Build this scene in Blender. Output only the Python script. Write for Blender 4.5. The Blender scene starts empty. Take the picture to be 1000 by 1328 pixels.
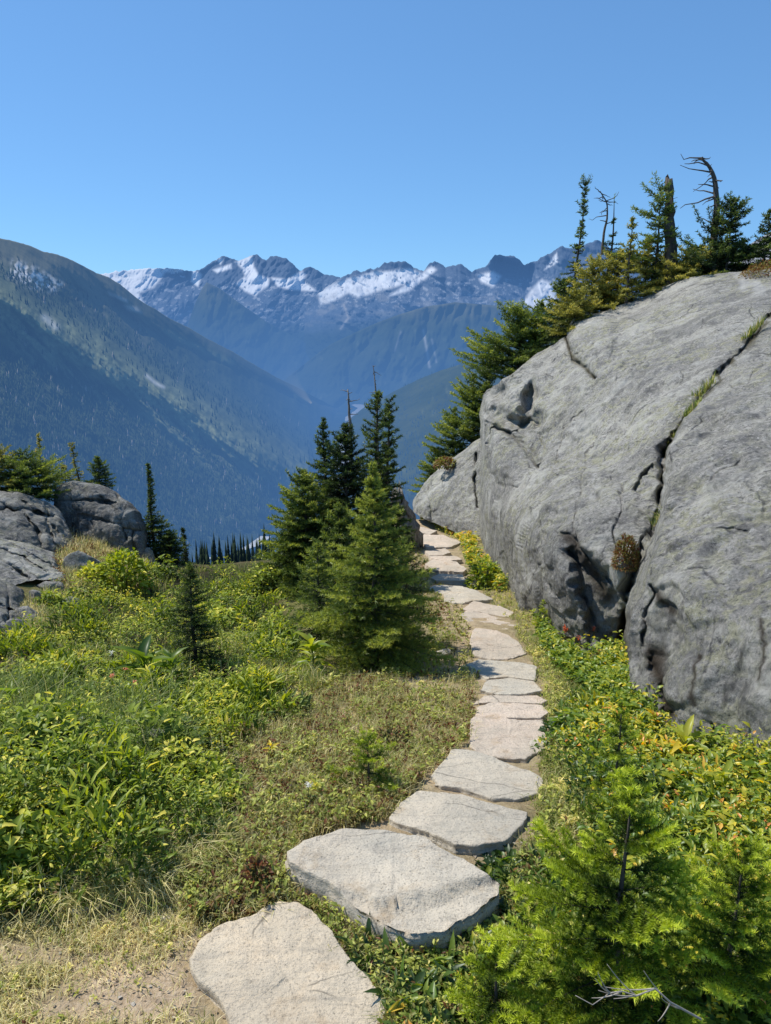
import bpy, math, random
import numpy as np
rng = np.random.default_rng(11)
random.seed(11)
scene = bpy.context.scene
COL = scene.collection

# ------------------------------------------------------------------ camera
EYE = np.array([0.0, 0.0, 1.6])
PITCH = math.radians(14.0)
FPX = 960.0
cam_d = bpy.data.cameras.new("camera")
cam = bpy.data.objects.new("camera", cam_d)
COL.objects.link(cam)
cam.location = EYE
cam.rotation_euler = (math.radians(90) - PITCH, 0, 0)
cam_d.sensor_fit = 'VERTICAL'
cam_d.sensor_height = 24.0
cam_d.lens = 24.0 * FPX / 1328.0
cam_d.clip_start = 0.05
cam_d.clip_end = 60000
scene.camera = cam
FWD = np.array([0, math.cos(PITCH), -math.sin(PITCH)])
UPV = np.array([0, math.sin(PITCH), math.cos(PITCH)])
RGT = np.array([1.0, 0, 0])

def rays(px, py):
    px = np.asarray(px, float); py = np.asarray(py, float)
    u = (px - 500) / FPX; v = (664 - py) / FPX
    return FWD + u[..., None] * RGT + v[..., None] * UPV

def at(px, py, depth):
    return EYE + rays(px, py) * np.asarray(depth, float)[..., None]

def project(P):
    q = P - EYE
    d = q @ FWD
    return 500 + FPX * (q @ RGT) / d, 664 - FPX * (q @ UPV) / d, d

# ------------------------------------------------------------------ noise
_perm = np.random.default_rng(3).permutation(256)
_perm = np.concatenate([_perm, _perm, _perm])
_g = np.random.default_rng(5).normal(size=(256, 3)); _g /= np.linalg.norm(_g, axis=1)[:, None]

def noise3(P):
    P = np.asarray(P, float)
    i = np.floor(P).astype(np.int64); f = P - i
    i &= 255
    w = f * f * f * (f * (f * 6 - 15) + 10)
    out = 0
    for dx in (0, 1):
        for dy in (0, 1):
            for dz in (0, 1):
                h = _perm[_perm[_perm[(i[..., 0] + dx) & 255] + ((i[..., 1] + dy) & 255)] + ((i[..., 2] + dz) & 255)]
                g = _g[h]
                d = g[..., 0] * (f[..., 0] - dx) + g[..., 1] * (f[..., 1] - dy) + g[..., 2] * (f[..., 2] - dz)
                out = out + d * (w[..., 0] if dx else 1 - w[..., 0]) * (w[..., 1] if dy else 1 - w[..., 1]) * (w[..., 2] if dz else 1 - w[..., 2])
    return out

def fbm(P, octv=4, gain=0.5, lac=2.03, ridged=False):
    P = np.asarray(P, float)
    a, s, tot = 1.0, 0.0, 0.0
    for o in range(octv):
        n = noise3(P + o * 17.3)
        if ridged: n = 0.5 - np.abs(n) * 1.6
        s = s + a * n; tot += a
        a *= gain; P = P * lac
    return s / tot

def pxn(px, py, sx, sy=None, seed=0.0, octv=4, gain=0.5, ridged=False):
    sy = sx if sy is None else sy
    px, py = np.broadcast_arrays(np.asarray(px, float), np.asarray(py, float))
    return fbm(np.stack([px / sx, py / sy, np.full(px.shape, seed)], -1), octv, gain, ridged=ridged)

def smooth(a, b, x):
    t = np.clip((np.asarray(x, float) - a) / (b - a), 0, 1)
    return t * t * (3 - 2 * t)

def inpoly(poly, x, y):
    x = np.asarray(x, float); y = np.asarray(y, float)
    c = np.zeros(x.shape, bool); n = len(poly)
    for i in range(n):
        x0, y0 = poly[i]; x1, y1 = poly[(i + 1) % n]
        if y0 == y1: continue
        cond = ((y0 > y) != (y1 > y)) & (x < (x1 - x0) * (y - y0) / (y1 - y0) + x0)
        c ^= cond
    return c

def polydist(poly, x, y, closed=False):
    x = np.asarray(x, float); y = np.asarray(y, float)
    d = np.full(x.shape, 1e9)
    n = len(poly)
    for i in range(n if closed else n - 1):
        x0, y0 = poly[i]; x1, y1 = poly[(i + 1) % n]
        dx, dy = x1 - x0, y1 - y0
        t = np.clip(((x - x0) * dx + (y - y0) * dy) / (dx * dx + dy * dy + 1e-9), 0, 1)
        d = np.minimum(d, np.hypot(x - x0 - t * dx, y - y0 - t * dy))
    return d

def softpoly(poly, x, y, w):
    """1 inside a polygon, fading to 0 over w outside and inside its border."""
    d = polydist(poly, x, y, True)
    s = np.where(inpoly(poly, x, y), d, -d)
    return smooth(-w, w, s)

# ------------------------------------------------------------------ mesh helpers
def norm(v):
    return v / np.maximum(np.linalg.norm(v, axis=-1, keepdims=True), 1e-9)

class Acc:
    """collects vertices, faces and one tint per face; builds ONE mesh"""
    def __init__(s): s.V, s.F, s.T, s.n = [], [], [], 0
    def add(s, V, F, tint=0.5):
        V = np.asarray(V, float).reshape(-1, 3); F = np.asarray(F, np.int64)
        s.V.append(V); s.F.append(F + s.n)
        s.T.append(np.broadcast_to(np.asarray(tint, float), (len(F),)).copy()); s.n += len(V)
    def tube(s, pts, rad, k=6, tint=0.5, cap=True):
        pts = np.asarray(pts, float); m = len(pts)
        rad = np.broadcast_to(np.asarray(rad, float), (m,))
        tg = norm(np.gradient(pts, axis=0))
        ref = np.array([1.0, 0.13, 0.07]) if abs(tg[:, 0]).mean() < 0.8 else np.array([0.0, 0.1, 1.0])
        a = norm(np.cross(tg, ref)); b = np.cross(tg, a)
        th = np.arange(k) * 2 * math.pi / k
        V = pts[:, None] + rad[:, None, None] * (np.cos(th)[None, :, None] * a[:, None] + np.sin(th)[None, :, None] * b[:, None])
        i = np.arange(m - 1)[:, None] * k; j = np.arange(k)[None]
        q = np.stack([i + j, i + (j + 1) % k, i + k + (j + 1) % k, i + k + j], -1).reshape(-1, 4)
        s.add(V.reshape(-1, 3), q, tint)
        if cap:
            n0 = s.n - m * k
            e = s.n
            s.add(pts[-1:] + tg[-1:] * rad[-1] * 0.6, np.zeros((0, 3), int), 0.5)
            s.F.append(np.stack([n0 + (m - 1) * k + np.arange(k), n0 + (m - 1) * k + (np.arange(k) + 1) % k, np.full(k, e)], -1))
            s.T.append(np.full(k, np.mean(tint)))
    def build(s, name, mat, parent=None, smooth_=False, vattr=None):
        V = np.concatenate(s.V)
        Fs = [f for f in s.F if len(f)]
        T = np.concatenate([t for f, t in zip(s.F, s.T) if len(f)])
        tot = np.concatenate([np.full(len(f), f.shape[1]) for f in Fs])
        idx = np.concatenate([f.ravel() for f in Fs])
        me = bpy.data.meshes.new(name)
        me.vertices.add(len(V)); me.vertices.foreach_set("co", V.ravel().astype(np.float32))
        me.loops.add(len(idx)); me.loops.foreach_set("vertex_index", idx.astype(np.int32))
        me.polygons.add(len(tot))
        st = np.concatenate([[0], np.cumsum(tot)[:-1]])
        me.polygons.foreach_set("loop_start", st.astype(np.int32))
        if smooth_: me.polygons.foreach_set("use_smooth", np.ones(len(tot), bool))
        at_ = me.attributes.new("tint", 'FLOAT', 'FACE'); at_.data.foreach_set("value", T.astype(np.float32))
        for k, v in (vattr or {}).items():
            a_ = me.attributes.new(k, 'FLOAT', 'POINT'); a_.data.foreach_set("value", np.asarray(v, np.float32).ravel())
        me.update(calc_edges=True)
        me.materials.append(mat)
        o = bpy.data.objects.new(name, me); COL.objects.link(o)
        if parent is not None: o.parent = parent
        return o

def grid_faces(nr, nc, flip=False):
    i = np.arange(nr - 1)[:, None] * nc; j = np.arange(nc - 1)[None]
    q = np.stack([i + j, i + j + 1, i + nc + j + 1, i + nc + j], -1).reshape(-1, 4)
    return q[:, ::-1] if flip else q

def grid_obj(name, P, mat, vattr=None, flip=False, parent=None):
    nr, nc = P.shape[:2]
    a = Acc(); a.add(P.reshape(-1, 3), grid_faces(nr, nc, flip))
    return a.build(name, mat, parent, True, vattr)

def empty(name, loc):
    o = bpy.data.objects.new(name, None); COL.objects.link(o)
    o.location = [float(c) for c in loc]; o.empty_display_size = 0.1
    return o

def tag(o, label=None, cat=None, group=None, kind=None):
    if label: o["label"] = label
    if cat: o["category"] = cat
    if group: o["group"] = group
    if kind: o["kind"] = kind
    return o

# ------------------------------------------------------------------ material helpers
class MT:
    def __init__(s, name):
        s.m = bpy.data.materials.new(name); s.m.use_nodes = True
        s.t = s.m.node_tree; s.t.nodes.clear()
        s.out = s.n('ShaderNodeOutputMaterial')
    def n(s, ty, **kw):
        nd = s.t.nodes.new(ty)
        for k, v in kw.items(): setattr(nd, k, v)
        return nd
    def l(s, a, b): s.t.links.new(a, b)
    def coord(s, kind='Object'): return s.n('ShaderNodeTexCoord').outputs[kind]
    def mapping(s, vec, scale=(1, 1, 1), rot=(0, 0, 0)):
        m = s.n('ShaderNodeMapping'); m.inputs['Scale'].default_value = scale; m.inputs['Rotation'].default_value = rot
        s.l(vec, m.inputs['Vector']); return m.outputs[0]
    def noise(s, vec, scale, detail=4, rough=0.55, dist=0.0):
        n = s.n('ShaderNodeTexNoise'); n.inputs['Scale'].default_value = scale; n.inputs['Detail'].default_value = detail
        n.inputs['Roughness'].default_value = rough; n.inputs['Distortion'].default_value = dist
        s.l(vec, n.inputs['Vector']); return n.outputs['Fac']
    def voro(s, vec, scale, feature='F1'):
        n = s.n('ShaderNodeTexVoronoi'); n.feature = feature; n.inputs['Scale'].default_value = scale
        s.l(vec, n.inputs['Vector']); return n.outputs[0]
    def ramp(s, fac, stops):
        r = s.n('ShaderNodeValToRGB'); e = r.color_ramp.elements
        while len(e) < len(stops): e.new(0.5)
        for el, (p, c) in zip(e, stops):
            el.position = p
            el.color = (c, c, c, 1) if isinstance(c, (int, float)) else (*c, 1)
        s.l(fac, r.inputs[0]); return r.outputs[0]
    def mix(s, fac, a, b, mode='MIX'):
        m = s.n('ShaderNodeMix'); m.data_type = 'RGBA'; m.blend_type = mode
        for sock, v in ((m.inputs[0], fac), (m.inputs[6], a), (m.inputs[7], b)):
            if isinstance(v, (int, float)): sock.default_value = v if sock is m.inputs[0] else (v, v, v, 1)
            elif isinstance(v, tuple): sock.default_value = (*v, 1)
            else: s.l(v, sock)
        return m.outputs[2]
    def math(s, op, a, b=0.0):
        m = s.n('ShaderNodeMath'); m.operation = op
        for sock, v in zip(m.inputs, (a, b)):
            if isinstance(v, (int, float)): sock.default_value = v
            else: s.l(v, sock)
        return m.outputs[0]
    def attr(s, name):
        a = s.n('ShaderNodeAttribute'); a.attribute_name = name; return a.outputs['Fac']
    def bump(s, h, strength=0.5, dist=0.02, normal=None):
        b = s.n('ShaderNodeBump'); b.inputs['Strength'].default_value = strength; b.inputs['Distance'].default_value = dist
        s.l(h, b.inputs['Height'])
        if normal is not None: s.l(normal, b.inputs['Normal'])
        return b.outputs[0]
    def principled(s, col, rough=0.8, normal=None, spec=0.3):
        p = s.n('ShaderNodeBsdfPrincipled')
        if isinstance(col, tuple): p.inputs['Base Color'].default_value = (*col, 1)
        else: s.l(col, p.inputs['Base Color'])
        if isinstance(rough, (int, float)): p.inputs['Roughness'].default_value = rough
        else: s.l(rough, p.inputs['Roughness'])
        p.inputs['Specular IOR Level'].default_value = spec
        if normal is not None: s.l(normal, p.inputs['Normal'])
        return p.outputs[0]
    def done(s, sh): s.l(sh, s.out.inputs['Surface']); return s.m

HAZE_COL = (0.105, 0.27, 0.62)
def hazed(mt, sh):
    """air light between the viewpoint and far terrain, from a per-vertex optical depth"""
    e = mt.n('ShaderNodeEmission'); e.inputs[0].default_value = (*HAZE_COL, 1); e.inputs[1].default_value = 0.78  # distance haze painted in as emission, no real volume of air
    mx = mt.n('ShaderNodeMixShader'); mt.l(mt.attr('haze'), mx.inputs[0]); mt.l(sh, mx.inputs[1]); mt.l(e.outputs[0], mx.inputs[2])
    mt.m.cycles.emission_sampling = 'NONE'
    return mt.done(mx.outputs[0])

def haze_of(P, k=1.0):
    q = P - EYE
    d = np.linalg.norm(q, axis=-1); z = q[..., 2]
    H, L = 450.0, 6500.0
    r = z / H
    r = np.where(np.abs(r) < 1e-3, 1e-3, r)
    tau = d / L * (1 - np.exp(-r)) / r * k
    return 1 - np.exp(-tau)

LEAF_GAIN = 1.7
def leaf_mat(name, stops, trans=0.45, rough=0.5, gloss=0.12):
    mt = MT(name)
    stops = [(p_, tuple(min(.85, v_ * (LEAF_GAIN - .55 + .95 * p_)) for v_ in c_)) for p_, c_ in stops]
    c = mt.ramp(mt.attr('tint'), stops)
    d = mt.n('ShaderNodeBsdfDiffuse'); mt.l(c, d.inputs[0])
    t = mt.n('ShaderNodeBsdfTranslucent')
    hs = mt.n('ShaderNodeHueSaturation'); hs.inputs['Saturation'].default_value = 1.12; hs.inputs['Value'].default_value = 1.7; hs.inputs['Hue'].default_value = 0.49
    mt.l(c, hs.inputs['Color']); mt.l(hs.outputs[0], t.inputs[0])
    m1 = mt.n('ShaderNodeMixShader'); m1.inputs[0].default_value = trans
    mt.l(d.outputs[0], m1.inputs[1]); mt.l(t.outputs[0], m1.inputs[2])
    g = mt.n('ShaderNodeBsdfGlossy'); g.inputs['Roughness'].default_value = rough; g.inputs[0].default_value = (.8, .85, .8, 1)
    m2 = mt.n('ShaderNodeMixShader'); m2.inputs[0].default_value = gloss * 0.12
    mt.l(m1.outputs[0], m2.inputs[1]); mt.l(g.outputs[0], m2.inputs[2])
    return mt.done(m2.outputs[0])

# ------------------------------------------------------------------ light and sky
SUN_AZ = math.radians(-62.0)      # from +Y, to the left of the view
SUN_EL = math.radians(55.0)
sun_dir = np.array([math.sin(SUN_AZ) * math.cos(SUN_EL), math.cos(SUN_AZ) * math.cos(SUN_EL), math.sin(SUN_EL)])
sd = bpy.data.lights.new("sun", 'SUN'); sd.energy = 5.0; sd.angle = math.radians(0.53); sd.color = (1.0, 0.95, 0.86)
so = bpy.data.objects.new("sun", sd); COL.objects.link(so)
from mathutils import Vector
so.rotation_euler = Vector(sun_dir).to_track_quat('Z', 'Y').to_euler()
so.location = (-20, 20, 30)

w = bpy.data.worlds.new("World"); scene.world = w; w.use_nodes = True
nt = w.node_tree
sky = nt.nodes.new('ShaderNodeTexSky'); sky.sky_type = 'NISHITA'; sky.sun_disc = False
sky.sun_elevation = SUN_EL; sky.sun_rotation = SUN_AZ
sky.altitude = 1900; sky.air_density = 1.0; sky.dust_density = 0.6; sky.ozone_density = 1.5
gm = nt.nodes.new('ShaderNodeGamma'); gm.inputs[1].default_value = 0.60      # flatter gradient: thin, dry mountain air
tn = nt.nodes.new('ShaderNodeMix'); tn.data_type = 'RGBA'; tn.blend_type = 'MULTIPLY'; tn.inputs[0].default_value = 1.0
tn.inputs[7].default_value = (0.78, 1.37, 2.02, 1)
bg = nt.nodes['Background']; bg.inputs[1].default_value = 0.15
nt.links.new(sky.outputs[0], gm.inputs[0]); nt.links.new(gm.outputs[0], tn.inputs[6]); nt.links.new(tn.outputs[2], bg.inputs[0])
scene.view_settings.view_transform = 'Standard'; scene.view_settings.look = 'None'
scene.view_settings.exposure = 0
scene.render.engine = 'CYCLES'
# ================================================================== FAR TERRAIN
def far_mat(name, kind):
    mt = MT(name)
    co = mt.coord('Object')
    if kind == 'alpine':
        n = mt.noise(co, 0.006, 8, 0.65)
        n2 = mt.noise(co, 0.03, 6, 0.7)
        rock = mt.mix(mt.ramp(n2, [(0.25, 0.0), (0.75, 1.0)]), (0.05, 0.075, 0.115), (0.16, 0.195, 0.25))  # blue of haze and shade put into the rock's base colour
        veg = mt.mix(n, (0.012, 0.022, 0.012), (0.05, 0.075, 0.03))
        c = mt.mix(mt.attr('forest'), rock, veg)
        c = mt.mix(mt.attr('snow'), c, (0.96, 0.965, 0.97))
        c = mt.mix(mt.attr('scree'), c, (0.42, 0.40, 0.37))
    else:
        n = mt.noise(co, 0.004, 8, 0.65)
        n2 = mt.noise(mt.mapping(co, (1, 1, 0.35)), 0.03, 5, 0.7)
        forest = mt.mix(n2, (0.014, 0.026, 0.016), (0.06, 0.085, 0.04))
        forest = mt.mix(mt.ramp(n, [(0.4, 0.0), (0.7, 0.6)]), forest, (0.09, 0.105, 0.045))
        meadow = mt.mix(n2, (0.11, 0.135, 0.06), (0.40, 0.42, 0.23))
        alp = mt.mix(n2, (0.07, 0.085, 0.05), (0.24, 0.22, 0.14))
        c = mt.mix(mt.attr('meadow'), forest, meadow)
        c = mt.mix(mt.attr('alpine'), c, alp)
        c = mt.mix(mt.attr('scree'), c, (0.75, 0.72, 0.68))
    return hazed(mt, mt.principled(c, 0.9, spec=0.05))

def interp(pts, x):
    a = np.array(pts, float); return np.interp(x, a[:, 0], a[:, 1])

def layer(name, sky_pts, dR, foot_pts, dF, px0, px1, step, nr, relief, jag, attrs_fn, mat, seed, haze_k=1.0, pw=0.85):
    px = np.arange(px0, px1 + step, step)
    sy0 = interp(sky_pts, px); sy = sy0 + jag * pxn(px, 0 * px, 9, seed=seed, octv=4, gain=0.65) * 2 + jag * (4.5 * np.abs(pxn(px, 0 * px, 17, seed=seed + 2, octv=3, gain=.6)) - .8) * (jag > 1.5)
    fy = interp(foot_pts, px)
    dr = interp(dR, px); df = interp(dF, px)
    t = np.linspace(0, 1, nr)[:, None] ** pw
    py = sy + (fy - sy) * t
    PX = np.broadcast_to(px, py.shape)
    ts_ = np.clip((py - sy0 + 4) / (fy - sy0 + 4), 0, 1)
    inv = (1 / dr) * (1 - ts_) + (1 / df) * ts_
    d = 1 / inv
    d = d * (1 + relief(PX, py) * np.minimum(1, ts_ * 9 + 0.12))
    P = at(PX, py, d)
    # close the back of the ridge
    back = []
    for k, (bk, dn) in enumerate(((0.12, 0.10), (0.03, 0.022))):
        q = P[0].copy(); q[:, 1] += dr * bk; q[:, 2] -= dr * dn; back.append(q)
    P = np.concatenate([np.stack(back), P])
    PXa = np.concatenate([np.stack([px, px]), PX]); PYa = np.concatenate([np.stack([sy, sy]), py])
    ta = np.concatenate([np.zeros((2, len(px))), np.broadcast_to(t, py.shape)])
    at_ = attrs_fn(PXa, PYa, ta, P)
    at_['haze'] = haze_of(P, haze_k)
    o = grid_obj(name, P, mat, at_, flip=True)
    return tag(o, kind='structure')

M_ALP = far_mat('alpine_range', 'alpine')
M_SLOPE = far_mat('forest_slope', 'slope')
Z = lambda x: np.zeros(x.shape)

# --- back range, left: snow plateau and the dark summit group
SKY_BACK = [(60, 366), (120, 358), (140, 355), (155, 352), (175, 350), (210, 348), (232, 350), (250, 353), (262, 350), (272, 343), (283, 335), (290, 333), (300, 336), (309, 339),
            (318, 336), (328, 332), (334, 331), (340, 337), (345, 338), (350, 333), (360, 333), (372, 336), (380, 343), (388, 352), (396, 349), (403, 347), (412, 351),
            (420, 357), (430, 358), (440, 361), (450, 366), (470, 380), (520, 400)]
def relief_back(x, y):
    r = pxn(x + 0.5 * y, y, 44, 60, 1.3, 5, 0.55, True) * 0.075
    r = r + 0.05 * np.exp(-((x - 235 - 0.5 * (y - 370)) / 28) ** 2)      # dark cirque hollow
    return r
def att_back(x, y, t, P):
    n = pxn(x, y, 26, 12, 4.0, 5, 0.6); n2 = pxn(x, y, 5, 5, 9.0, 3)
    s = softpoly([(110, 330), (238, 330), (236, 352), (214, 353), (208, 362), (199, 373), (180, 380), (188, 396), (140, 372)], x, y, 3)
    s = np.maximum(s, softpoly([(250, 349), (262, 356), (257, 372), (248, 366)], x, y, 2))
    s = np.maximum(s, softpoly([(305, 340), (327, 331), (329, 345), (335, 356), (349, 361), (348, 370), (331, 384), (318, 378), (306, 368), (318, 358), (313, 347)], x, y, 2.5) * smooth(-.34, -.26, n2))
    s = np.maximum(s, softpoly([(352, 360), (372, 362), (392, 351), (397, 356), (394, 365), (404, 372), (412, 378), (378, 376), (360, 372)], x, y, 2.5) * smooth(-.3, -.22, n2))
    s = np.maximum(s, softpoly([(280, 336), (290, 335), (286, 343)], x, y, 2))
    s = np.maximum(s, softpoly([(276, 350), (300, 342), (300, 348), (282, 354)], x, y, 2))
    speck = (pxn(x + y * 0.3, y, 9, 5, 6.0, 4, 0.7) > 0.10) * smooth(360, 372, y) * (1 - smooth(410, 436, y)) * 0.3
    scree = smooth(0.02, 0.2, n) * smooth(385, 400, y) * (1 - smooth(415, 435, y)) * 0.35
    f = smooth(408, 440, y + 20 * n)
    return dict(snow=np.clip(np.maximum(s, speck * (x > 175)), 0, 1), forest=f * (1 - s), scree=scree * (1 - f))
layer('mountain', SKY_BACK, [(0, 11500)], [(0, 470), (520, 470)], [(0, 8500)], 60, 520, 0.8, 150, relief_back, 1.8, att_back, M_ALP, 21.0, 0.92)

# --- right massif
SKY_RIGHT = [(395, 398), (410, 384), (425, 372), (440, 362), (452, 356), (462, 352), (474, 352), (485, 349), (492, 347), (499, 342), (506, 341), (514, 340), (526, 341), (533, 345), (541, 350),
             (549, 352), (556, 343), (564, 339), (571, 342), (578, 349), (588, 345), (597, 343), (604, 347), (612, 353), (622, 349), (632, 345), (637, 338), (642, 331), (647, 330), (656, 334),
             (666, 333), (674, 338), (681, 345), (690, 341), (702, 335), (713, 330), (722, 323), (729, 320), (738, 323), (748, 325), (760, 318), (775, 312), (790, 322), (815, 330), (850, 340), (900, 352), (1000, 380), (1100, 400)]
def relief_right(x, y):
    r = pxn(x - 0.7 * y, y, 48, 56, 11.3, 5, 0.55, True) * 0.075
    r = r - 0.05 * np.exp(-((x - (560 + (y - 345) * 0.9)) / 14) ** 2) * smooth(345, 360, y)     # ridge towards the viewer
    r = r + 0.06 * softpoly([(640, 335), (690, 345), (700, 400), (670, 392), (640, 368)], x, y, 6)
    return r
def att_right(x, y, t, P):
    n = pxn(x, y, 22, 10, 14.0, 5, 0.6); n2 = pxn(x - y * .6, y, 6, 5, 19.0, 3)
    m = np.maximum.reduce([
        softpoly([(412, 380), (432, 368), (455, 360), (486, 352), (500, 352), (530, 348), (548, 354), (535, 366), (505, 374), (490, 378), (465, 386), (452, 380), (430, 392), (416, 395)], x, y, 3) * smooth(-.30, -.22, n2),
        softpoly([(548, 354), (560, 345), (566, 350), (553, 360), (530, 378), (505, 384), (528, 368)], x, y, 3) * smooth(-.28, -.2, n2),
        softpoly([(618, 356), (640, 352), (650, 358), (640, 372), (624, 366)], x, y, 3) * smooth(-.3, -.22, n2),
        softpoly([(692, 372), (703, 362), (716, 368), (722, 384), (716, 404), (690, 402), (678, 392)], x, y, 3) * smooth(-.32, -.24, n2),
        softpoly([(712, 340), (722, 328), (724, 340), (706, 350)], x, y, 2) * (n2 > -0.1)])
    speck = (pxn(x - y * 0.5, y, 9, 5, 16.0, 4, 0.7) > 0.10) * smooth(352, 366, y) * (1 - smooth(390, 412, y)) * 0.3
    f = smooth(398, 432, y + 22 * n + 0.1 * (x - 520))
    scree = 0.45 * smooth(-0.05, 0.2, n) * (1 - f) * smooth(370, 385, y) + 0.8 * np.exp(-(polydist([(446, 396), (452, 412), (442, 426)], x, y) / 1.6) ** 2)
    return dict(snow=np.clip(np.maximum(m, speck * (1 - f)), 0, 1), forest=f * (1 - m), scree=np.clip(scree, 0, 1))
layer('mountain', SKY_RIGHT, [(0, 9800)], [(0, 500), (1100, 500)], [(0, 7300)], 395, 1100, 0.85, 150, relief_right, 2.2, att_right, M_ALP, 31.0, 0.92)

# --- forested spurs in front of them
def spur_att(scree_lines=(), al=None):
    def fn(x, y, t, P):
        n = pxn(x, y, 14, 24, 24.0, 4, 0.6)
        s = Z(x)
        for pl, w_, k in scree_lines: s = np.maximum(s, k * np.exp(-(polydist(pl, x, y) / w_) ** 2))
        m = smooth(0.12, 0.3, n) * 0.25
        a = Z(x) if al is None else al(x, y, n)
        return dict(meadow=m, alpine=a, scree=s)
    return fn
rel_spur = lambda sd: (lambda x, y: pxn(x + 0.3 * y, y, 40, 70, sd, 4, 0.5, True) * 0.06)
layer('mountain', [(200, 440), (244, 420), (252, 396), (262, 374), (268, 366), (285, 374), (305, 389), (325, 403), (345, 417), (365, 428), (385, 438), (400, 447), (420, 462), (450, 490)], [(0, 8600)],
      [(0, 520), (460, 520)], [(0, 6800)], 244, 450, 0.9, 90, rel_spur(41.0), 0.6,
      spur_att(al=lambda x, y, n: smooth(405, 365, y + 26 * n) * 0.8), M_SLOPE, 41.0, 1.05)
layer('mountain', [(350, 505), (370, 492), (385, 480), (400, 468), (415, 456), (430, 446), (450, 436), (470, 427), (490, 418), (520, 407), (550, 398), (590, 392), (640, 396), (700, 404), (800, 420), (1100, 440)], [(0, 7000)],
      [(0, 560), (1100, 560)], [(0, 5600)], 360, 1100, 1.1, 90, rel_spur(47.0), 0.6,
      spur_att([([(549, 428), (553, 450), (557, 476)], 1.6, 0.5), ([(560, 440), (566, 470)], 1.2, 0.3), ([(520, 430), (512, 455)], 1.2, 0.25)],
               al=lambda x, y, n: smooth(424, 398, y + 26 * n) * 0.7), M_SLOPE, 47.0, 0.95)
layer('mountain', [(300, 740), (350, 680), (400, 608), (430, 568), (445, 550), (470, 530), (495, 516), (520, 503), (545, 491), (570, 481), (595, 473), (620, 464), (650, 455), (700, 440), (800, 415), (1000, 360), (1100, 340)], [(0, 2400), (310, 2400), (400, 3600), (440, 4600), (700, 4300), (1100, 3800)],
      [(0, 760), (1100, 760)], [(0, 1950)], 310, 1100, 1.4, 160, lambda x, y: pxn(x + 0.6 * y, y, 60, 120, 51.0, 4, 0.5, True) * 0.06, 0.5,
      spur_att([([(610, 500), (600, 545)], 2, 0.15)]), M_SLOPE, 51.0, 0.72)

# --- the long forested slope on the left
L_SKY = [(-420, 190), (-250, 240), (-100, 284), (0, 309), (20, 313), (40, 319), (55, 326), (75, 330), (95, 338), (112, 347), (125, 354), (140, 359), (155, 368), (172, 382), (185, 392), (200, 400),
         (220, 413), (245, 425), (270, 440), (300, 455), (330, 473), (360, 490), (385, 502), (405, 513), (430, 526), (450, 536), (470, 545)]
L_FOOT = [(-420, 850), (-250, 812), (0, 775), (200, 737), (300, 713), (335, 702), (360, 672), (400, 616), (430, 572), (450, 552), (470, 549)]
L_DR = [(-420, 2300), (-250, 2600), (0, 3200), (200, 4000), (300, 4600), (440, 5700), (470, 5800)]
L_DF = [(-420, 1300), (0, 1560), (200, 1850), (300, 2040), (335, 2150), (360, 2480), (400, 3200), (430, 4150), (450, 5000), (470, 5300)]
BAND = [(-300, 270), (-60, 375), (20, 400), (62, 428), (100, 446), (140, 470), (190, 502), (250, 540), (320, 578), (400, 612), (430, 625)]
def relief_left(x, y):
    b = y - interp(BAND, x)
    return (pxn(x * .8 - y, y + x * 0.55, 60, 260, 61.0, 4, 0.5, True) * 0.07 + pxn(x, y, 12, 30, 62.0, 3) * 0.012 - 0.02 * np.abs(pxn(x - y * .9, y + x * .62, 16, 200, 66.0, 3))
            - 0.09 * np.exp(-((b + 6) / 34) ** 2) + 0.07 * np.exp(-((b + 62) / 40) ** 2) * smooth(30, 120, x))
def att_left(x, y, t, P):
    b = y - interp(BAND, x)
    sk = y - interp(L_SKY, x)
    n = pxn(x - y * .9, y + x * .62, 10, 60, 63.0, 4, 0.6); n2 = pxn(x, y, 7, 6, 64.0, 3); nb = pxn(x, y, 60, 60, 65.0, 3)
    m = np.exp(-((b - 6 + 60 * nb) / 30) ** 2) * smooth(-0.36, 0.02, n) * (0.45 + 0.55 * smooth(-.25, .2, n2)) * (1 - 0.55 * smooth(260, 420, x))
    m = np.maximum(m, 0.5 * smooth(0.02, 0.14, n) * smooth(-60, 0, b) * (1 - smooth(30, 90, b)))
    m = np.maximum(m, 0.5 * np.exp(-(polydist([(215, 430), (250, 448), (300, 470)], x, y) / 5) ** 2))
    a = (1 - smooth(20, 60, sk + 50 * nb + 40 * n)) * (1 - smooth(150, 240, x)) * 0.9
    a = np.maximum(a, (1 - smooth(4, 12, sk)) * 0.5)
    sc = softpoly([(18, 338), (50, 350), (80, 368), (70, 378), (40, 372), (12, 358)], x, y, 7) * smooth(-0.15, 0.1, n2)
    sc = np.maximum(sc, 0.6 * np.exp(-(polydist([(190, 487), (202, 497), (212, 502)], x, y) / 2.4) ** 2))
    sc = np.maximum(sc, 0.5 * np.exp(-(polydist([(58, 412), (72, 424)], x, y) / 5) ** 2))
    sc = np.maximum(sc, 0.4 * softpoly([(160, 396), (178, 398), (184, 406), (165, 402)], x, y, 3))
    sc = np.maximum(sc, 0.35 * softpoly([(140, 378), (165, 388), (166, 393), (142, 383)], x, y, 2))
    m = m * (1 - a)
    return dict(meadow=np.clip(m, 0, 1), alpine=np.clip(a, 0, 1), scree=np.clip(sc, 0, 1))
layer('mountain', L_SKY, L_DR, L_FOOT, L_DF, -420, 470, 1.0, 330, relief_left, 0.8, att_left, M_SLOPE, 61.0, pw=1.0)

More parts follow.
